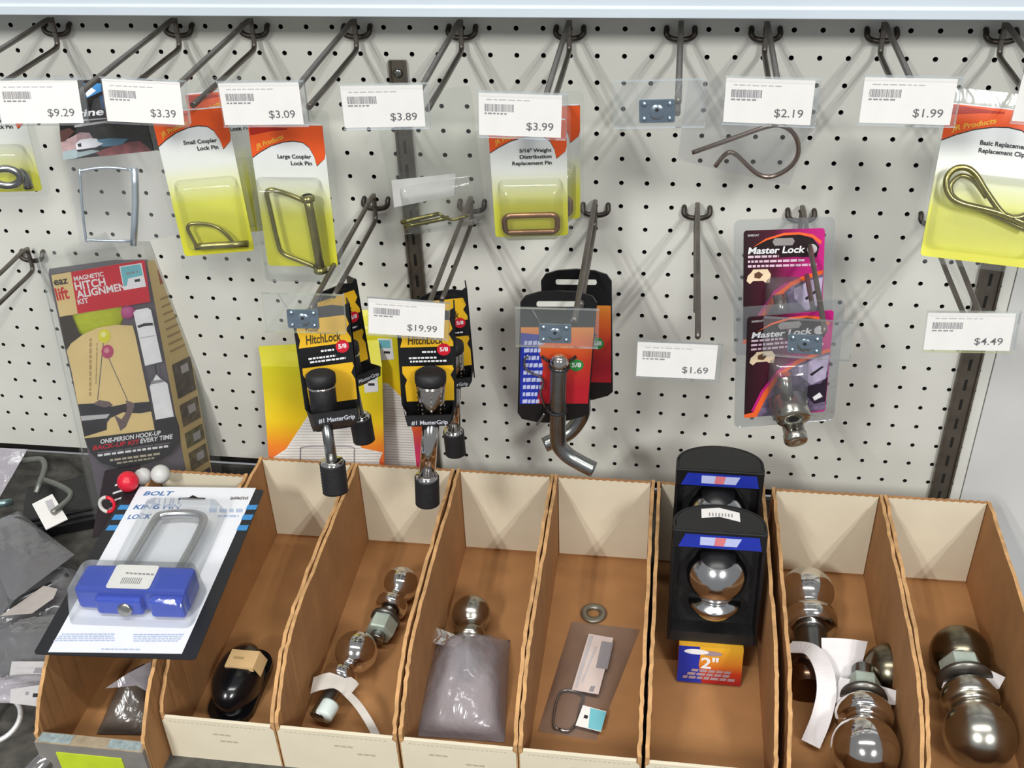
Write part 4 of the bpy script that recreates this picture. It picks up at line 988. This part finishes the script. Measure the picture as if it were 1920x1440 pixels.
# flat poly bag with label and clip
t, cen = floor_bag([(1072, 1165), (1200, 1180), (1118, 1388), (1008, 1372)], FZ+.0005, .007, BAGT, 'flat clear poly bag with barcode label and wire clip, by the washer', amp=.0012, seed=9)
mk = []
for k in range(10):
    u = k/10; mk.append(([(1128+u*22-u*0, 1202+u*3), (1130+u*22, 1202+u*3), (1119+u*22, 1252+u*3), (1117+u*22, 1252+u*3)], GREY))
mk.append(([(1106, 1192), (1112, 1193), (1082, 1290), (1078, 1290)], LGREY)); mk.append(([(1116, 1212), (1119, 1213), (1092, 1280), (1089, 1280)], LGREY)); mk.append(([(1108, 1286), (1116, 1287), (1112, 1297), (1104, 1296)], GREY))
on_floor_poly(t, cen, [(1104, 1188), (1150, 1196), (1122, 1302), (1072, 1293)], FZ+.0088, mat('pinkish_label', '#d2c2bc', .5), 'barcode_label', mk)
on_floor_poly(t, cen, [(1093, 1322), (1137, 1334), (1127, 1372), (1079, 1360)], FZ+.0082, WHITE, 'price_sticker', [([(1107, 1327), (1137, 1335), (1127, 1371), (1103, 1365)], CYAN), ([(1096, 1340), (1103, 1342), (1101, 1348), (1094, 1346)], INK)])
mb = MB(); P = [atz(x, y, FZ+.0045)-cen for x, y in ((1046, 1366), (1038, 1360), (1040, 1330), (1048, 1303), (1060, 1294), (1085, 1298), (1094, 1308), (1088, 1322), (1082, 1352), (1066, 1370), (1048, 1367))]; mb.tube(bez(P, 4), .0013, STEEL, 8); mb.build('wire_clip', t)
# wrinkled bag in the third bin
t, cen = floor_bag([(812, 1196), (956, 1200), (946, 1392), (778, 1380)], FZ+.001, .046, BAG, 'wrinkled milky plastic bag filling the front of its bin', amp=.0035, seed=12, nx=26, nz=26)
mb = MB(); P = [atz(x, y, z)-cen for x, y, z in ((798, 1168, -.556), (868, 1196, -.560), (850, 1215, -.557), (812, 1205, -.555))]
mb.face(P, BAG); mb.face([p-Vector((0, 0, .0004)) for p in P[::-1]], BAG); mb.build('bag_corner', t)
# black rubber part with tan label
c = atz(447, 1272, -.572); t = thing('rubber_cover', 'glossy black rubber ball cover with a tan label band', 'cover', Matrix.Translation(c))
mb = MB(); BG = mat('glossy_rubber', '#0d0e12', .22, noise=.1, coat=.3)
prof = [(0, .020), (.016, .019), (.0235, .012), (.0255, .003), (.0245, -.010), (.0225, -.0195), (0, -.0195)]
mb.lathe(prof, BG, Matrix.Diagonal((.92, 1.55, 1, 1)).to_4x4(), 36); mb.build('dome', t)
mb = MB(); pts = rrect(-.024, -.044, .022, .050, .02, 6); mb.prism(pts, -.0195, -.012, BG, 'z'); mb.build('flange', t)
mb = MB(); LB = mat('tan_label', '#cfae7e', .6)
a0 = [(-.009, -.004), (.020, -.004), (.020, .018), (-.009, .018)]
mb.prism(a0, .0165, .0215, LB, 'z'); mb.face([(.020, -.004, .0215), (.026, -.004, .010), (.026, .018, .010), (.020, .018, .0215)], LB)
mb.face([(-.004, .006, .0217), (.007, .006, .0217), (.007, .009, .0217), (-.004, .009, .0217)], mat('faint_brown_ink')); mb.build('label_band', t)
# bagged parts in the leftmost bin
t, cen = floor_bag([(238, 1262), (284, 1240), (284, 1378), (180, 1376)], (FZ+.03, FZ+.03, FZ+.002, FZ+.002), .018, film('dim_bag', '#cfccc8', .5, .2, '#8a8078', .6, .8, 30), 'grey bagged part lying inside the leftmost grey bin', amp=.002, seed=21)
mb = MB(); P = [atz(x, y, z)-cen for x, y, z in ((198, 1290, -.548), (240, 1262, -.545), (283, 1240, -.545), (283, 1300, -.553), (255, 1285, -.550), (225, 1288, -.552))]
mb.face(P, BAG); mb.face([p-Vector((0, 0, .0004)) for p in P[::-1]], BAG); mb.build('bag_flap', t)

# ------------------------------------------------------------------ king pin lock blister lying on the bins
M = R2(.1665, -.162, -.4735, -.01, -1.56, -.07)
t = thing('king_pin_lock_pack', 'blister card reading King Pin Lock with blue lock, lying on the bins', 'packaged lock', M)
mb = MB(); mb.prism(rrect(-.0765, -.237, .0755, 0, .004), 0, .0008, mat('card_black', '#1c1d22', .4)); 
mb.trace(M, [(262, 912.5), (480, 915), (341, 1226), (90, 1223)], mat('card_face_white', '#dfe1e8', .4, noise=.015), 0, 1)
for k, (ya, yb_) in enumerate(((947, 956), (965, 975), (985, 995))):
    xl = 262-(ya-912)*.56; xr = 480-(ya-915)*.447; xl2 = 262-(yb_-912)*.56; xr2 = 480-(yb_-915)*.447
    mb.trace(M, [(xl-17, ya), (xl+1, ya), (xl2+1, yb_), (xl2-18, yb_)], SKYB, 0, 2); mb.trace(M, [(xr-1, ya), (xr+18, ya), (xr2+18, yb_), (xr2-1, yb_)], SKYB, 0, 2)
Z = lambda pts: [(200+x/6.4, 900+y/6.4) for x, y in pts]
mb.trace(M, Z([(850, 240), (870, 215), (985, 212), (1035, 183), (1095, 212), (1190, 215), (1175, 243)]), CAV, 0, 2)
BI = mat('mid_blue_ink', '#3f6da8', .5); PB = mat('pale_blue_grey_ink', '#a9b6cf', .5)
mb.ttext(M, 'BOLT', (268, 929), (321, 929), BI, 0, 2, 10, .2)
mb.ttext(M, 'KING PIN', (249, 955), (335, 954), BI, 0, 2, 11, .2); mb.ttext(M, 'LOCK', (238, 973.5), (281, 972.5), BI, 0, 2, 11, .2)
mb.greek(M, (432, 931), (466, 931), 5, LGREY, 0, 2, 8); mb.ttext(M, '#99010', (431, 937), (464, 937), INK, 0, 2, 6)
mb.greek(M, (392, 954), (455, 954), 7, PB, 0, 2, 12); mb.greek(M, (408, 966), (448, 966), 4, PB, 0, 2, 10)
for k in range(4): mb.greek(M, (116-k*5, 1188+k*4), (215, 1188+k*4), 2.4, PB, 0, 2, 9); mb.greek(M, (250, 1189+k*4), (345-k*3, 1189+k*4), 2.4, PB, 0, 2, 9)
mb.greek(M, (190, 1216), (262, 1217), 2.5, PB, 0, 2, 9)
mb.build('card', t)
def up(px, py, d): return loc(M, px, py, d)
mb = MB(); P = [up(x, y, .012) for x, y in ((222, 1085), (240, 1060), (268, 1015), (292, 975), (306, 966), (340, 963), (372, 966), (382, 978), (366, 1015), (340, 1062), (330, 1085))]
mb.tube(bez(P, 5), .0046, mat('plated_shackle', '#b8b9bc', .25, .9, noise=.05), 14); mb.build('shackle', t)
c = up(258, 1100, .018); mb = MB()
mb.box((c.x-.054, -.030, c.z-.017), (c.x+.054, -.003, c.z+.017), BLUE); mb.build('lock_body', t, .004)
mb = MB(); mb.box((c.x+.020, -.026, c.z-.026), (c.x+.053, -.004, c.z-.016), BLUE); mb.box((c.x-.033, -.024, c.z-.024), (c.x+.012, -.004, c.z-.016), BLUE); mb.build('lock_lobe', t, .003)
mb = MB(); k = Vector((c.x-.004, -.013, c.z-.0245)); mb.lathe([(.0068, 0), (.0068, .002), (.005, .003), (0, .003)], NICKEL, zdir(k, (0, -.35, -1))); mb.build('key_plug', t)
mb = MB(); mb.prism([(p[0], p[1]) for p in rrect(c.x-.023, c.z-.015, c.x+.019, c.z+.016, .003)], -.0306, -.0303, WHITE)
mb.greek(M, (236, 1073), (290, 1076), 3, GREY, .0306, 1, 8); 
for k in range(10): x = c.x-.011+k*.002; mb.flat([(x, c.z-.009), (x+.001, c.z-.009), (x+.001, c.z-.001), (x, c.z-.001)], GREY, .0306, 1)
mb.build('price_sticker', t)
# blister: raised frame over shackle, dome over lock
mb = MB()
def dome(o, i, d):
    A = [mb.bm.verts.new((p[0], -.0006, p[1])) for p in o]; B = [mb.bm.verts.new((p[0], -d, p[1])) for p in i]
    for k in range(len(A)):
        f = mb.bm.faces.new((A[k], A[(k+1) % len(A)], B[(k+1) % len(A)], B[k])); f.material_index = mb.mi(CLEARB); f.smooth = True
    f = mb.bm.faces.new(B); f.material_index = mb.mi(CLEARB)
dome(rrect(c.x-.040, c.z+.018, c.x+.046, -.034, .008), rrect(c.x-.035, c.z+.018, c.x+.041, -.039, .008), .019)
dome(rrect(c.x-.060, c.z-.034, c.x+.060, c.z+.020, .008), rrect(c.x-.056, c.z-.028, c.x+.056, c.z+.018, .008), .034)
mb.build('blister', t)

# ------------------------------------------------------------------ jumble at the left end of the shelf
def loose_label(t, cen, pix, z, name='label', m=None, marks=()): return on_floor_poly(t, cen, pix, z, m or WHITE, name, marks)
t = thing('plastic_case', 'flat black plastic case lying on the mat by the alignment kit', 'case', Matrix.Translation(atz(136, 938, ZF+.0155)) @ Matrix.Rotation(.42, 4, 'Z'))
mb = MB(); mb.box((-.056, -.038, -.015), (.050, .034, .005), BLACKM); mb.build('case_body', t, .003)
mb = MB(); mb.box((-.054, -.036, .005), (.048, .032, .010), BLACK); mb.build('case_lid', t, .002)
mb = MB(); mb.box((-.054, -.046, -.014), (.050, -.039, .002), BLACK); mb.build('case_rim', t, .002)
cen = atz(95, 930, ZF+.045); t = thing('bent_hitch_pin', 'bent grey hitch pin with a white label on the black case', 'hitch pin', Matrix.Translation(cen))
mb = MB(); DS = mat('dull_grey_steel', '#7f827c', .4, .7, noise=.1)
P = [atz(x, y, z)-cen for x, y, z in ((42, 865, -.553), (60, 862, -.550), (78, 862, -.548), (84, 875, -.548), (80, 893, -.549), (74, 908, -.550), (68, 925, -.556))]; mb.tube(bez(P, 4), .0038, DS, 12); mb.build('handle', t)
mb = MB(); P = [atz(x, y, z)-cen for x, y, z in ((74, 898, -.551), (95, 904, -.550), (118, 914, -.548), (132, 924, -.547), (131, 934, -.548), (118, 946, -.549), (98, 962, -.550))]; mb.tube(bez(P, 4), .0036, DS, 12); mb.build('pin', t)
mb = MB(); q = [atz(x, y, -.5535)-cen for x, y in ((60, 945), (98, 926), (127, 973), (86, 993))]; mb.face(q, WHITE); mb.face([p-Vector((0, 0, .0008)) for p in q[::-1]], WHITE)
q = [atz(x, y, -.5533)-cen for x, y in ((84, 940), (97, 935), (104, 952), (92, 958))]; mb.face(q, LGREY); mb.build('white_label', t)
# red and white caps on a dark carded pack
cen = aty(235, 925, -.16); t = thing('float_pack', 'dark pack with a red ball, white caps and a red-white ring', 'packaged set', Matrix.Translation(cen))
mb = MB(); q = [aty(x, y, d)-cen for x, y, d in ((196, 884, -.150), (262, 872, -.148), (262, 990, -.166), (172, 1010, -.168))]; mb.face(q, mat('dark_pack_card', '#2b2226', .5)); mb.face([p+Vector((0, .001, 0)) for p in q[::-1]], BLACK)
for k in range(4):
    y = 905+k*15; a = 222-k*4; q = [aty(x, yy, -.1605-k*.002)-cen for x, yy in ((a-6, y+3), (a+16, y-4), (a+15, y), (a-7, y+7))]; mb.face(q, WPRINT)
mb.build('backing_card', t)
def sph(name, px, py, yy, r, m):
    mb = MB(); mb.lathe([(r*math.sin(PI*k/14), r*math.cos(PI*k/14)) for k in range(15)], m, Matrix.Translation(aty(px, py, yy)-cen), 24); mb.build(name, t)
sph('red_ball', 240, 903, -.170, .0115, mat('red_plastic', '#d01c34', .35))
for px, py, r in ((268, 893, .0095), (301, 889, .0105)): sph('white_cap', px, py, -.150, r, mat('white_plastic', '#c4c4c2', .4))
mb = MB(); a = aty(201, 946, -.175)-cen
for i, m in enumerate((mat('white_plastic'), mat('red_plastic'))):
    mb.tube([a+Vector((.0085*math.cos(g), .0085*math.sin(g)*.3, .0085*math.sin(g)*.95)) for g in [PI/2+i*PI+PI*k/12 for k in range(13)]], .0021, m, 10)
mb.build('two_colour_ring', t)
LB2 = [(.1, .2, .7, .3), (.1, .45, .8, .5)]
t, cen = floor_bag([(-60, 838), (52, 842), (-8, 945), (-120, 930)], (-.53, -.535, -.575, -.575), .004, BAG, 'pale clear bag corner at the left edge against the board', amp=.001, seed=31, group='loose clear bags')
t, cen = floor_bag([(-40, 990), (34, 958), (140, 1040), (20, 1130)], (-.56, -.56, -.566, -.560), .012, BAGD, 'grey poly bag below the white-labelled bent pin', amp=.003, seed=32, group='loose clear bags')
t, cen = floor_bag([(-60, 1080), (120, 1030), (190, 1120), (-20, 1215)], (-.594,)*4, .018, BAGD, 'crumpled grey poly bag in the middle of the left jumble', amp=.005, seed=33, group='loose clear bags')
loose_label(t, cen, [(40, 1128), (82, 1098), (108, 1104), (100, 1122), (60, 1150), (0, 1155)], -.5705, 'pale_label', mat('greyish_label', '#aaa39e', .7))
mb = MB(); P = [atz(x, y, -.566)-cen for x, y in ((5, 1130), (30, 1105), (75, 1085), (120, 1060))]; mb.tube(bez([p-Vector((0, 0, .016)) for p in P], 4), .004, STEEL, 10); mb.build('bagged_pin', t)
t, cen = floor_bag([(-60, 1185), (150, 1140), (120, 1240), (-30, 1330)], (-.571,)*4, .015, BAGD, 'glossy creased bag lying against the left side of the grey bin', amp=.005, seed=34, group='loose clear bags')
loose_label(t, cen, [(22, 1240), (93, 1240), (84, 1275), (15, 1283)], -.5505, 'price_label', mat('worn_label', '#bcbabc', .6), [([(30, 1250), (62, 1250), (60, 1254), (29, 1254)], LGREY), ([(66, 1252), (84, 1252), (80, 1262), (62, 1262)], GREY), ([(30, 1260), (55, 1260), (54, 1264), (29, 1264)], LGREY)])
t, cen = floor_bag([(-40, 1275), (95, 1262), (78, 1318), (-40, 1318)], (-.552,)*4, .009, BAG, 'small clear bag with a price label above the steel ring', amp=.002, seed=35, group='loose clear bags')
loose_label(t, cen, [(20, 1292), (90, 1282), (76, 1325), (18, 1318)], -.541, 'price_label', mat('worn_label'), [([(48, 1297), (54, 1297), (53, 1303), (47, 1303)], GREY), ([(62, 1300), (77, 1300), (75, 1307), (61, 1307)], INK)])
c = atz(-6, 1350, ZF+.024); mb = MB(); mb.tube([(.0225*math.cos(a), .0225*math.sin(a), 0) for a in [2*PI*k/32 for k in range(32)]], .0026, mat('bright_ring_steel', '#f2f2f2', .35, .6), 12, True); tag(mb.build('steel_ring'), 'bright round steel ring on the mat at the left edge', 'ring', M=Matrix.Translation(c) @ Matrix.Rotation(.25, 4, 'X'))
c = atz(102, 1412, ZF+.018); mb = MB(); mb.tube([(-.014, -.034, 0), (.004, .012, 0), (.0055, .016, 0)], [.009, .009, .006], CHROME, 20); tag(mb.build('chrome_tube'), 'short chrome tube at the bottom edge beside the grey bin', 'tube', M=Matrix.Translation(c))
c = atz(5, 945, ZF+.02); mb = MB(); mb.tube([(-.014, -.006, 0), (.0, .0, .001), (.010, .006, 0)], .005, mat('teal_steel', '#7d9494', .3, .8), 14); tag(mb.build('steel_pin'), 'short steel pin under the bags at the left edge', 'pin', M=Matrix.Translation(c))
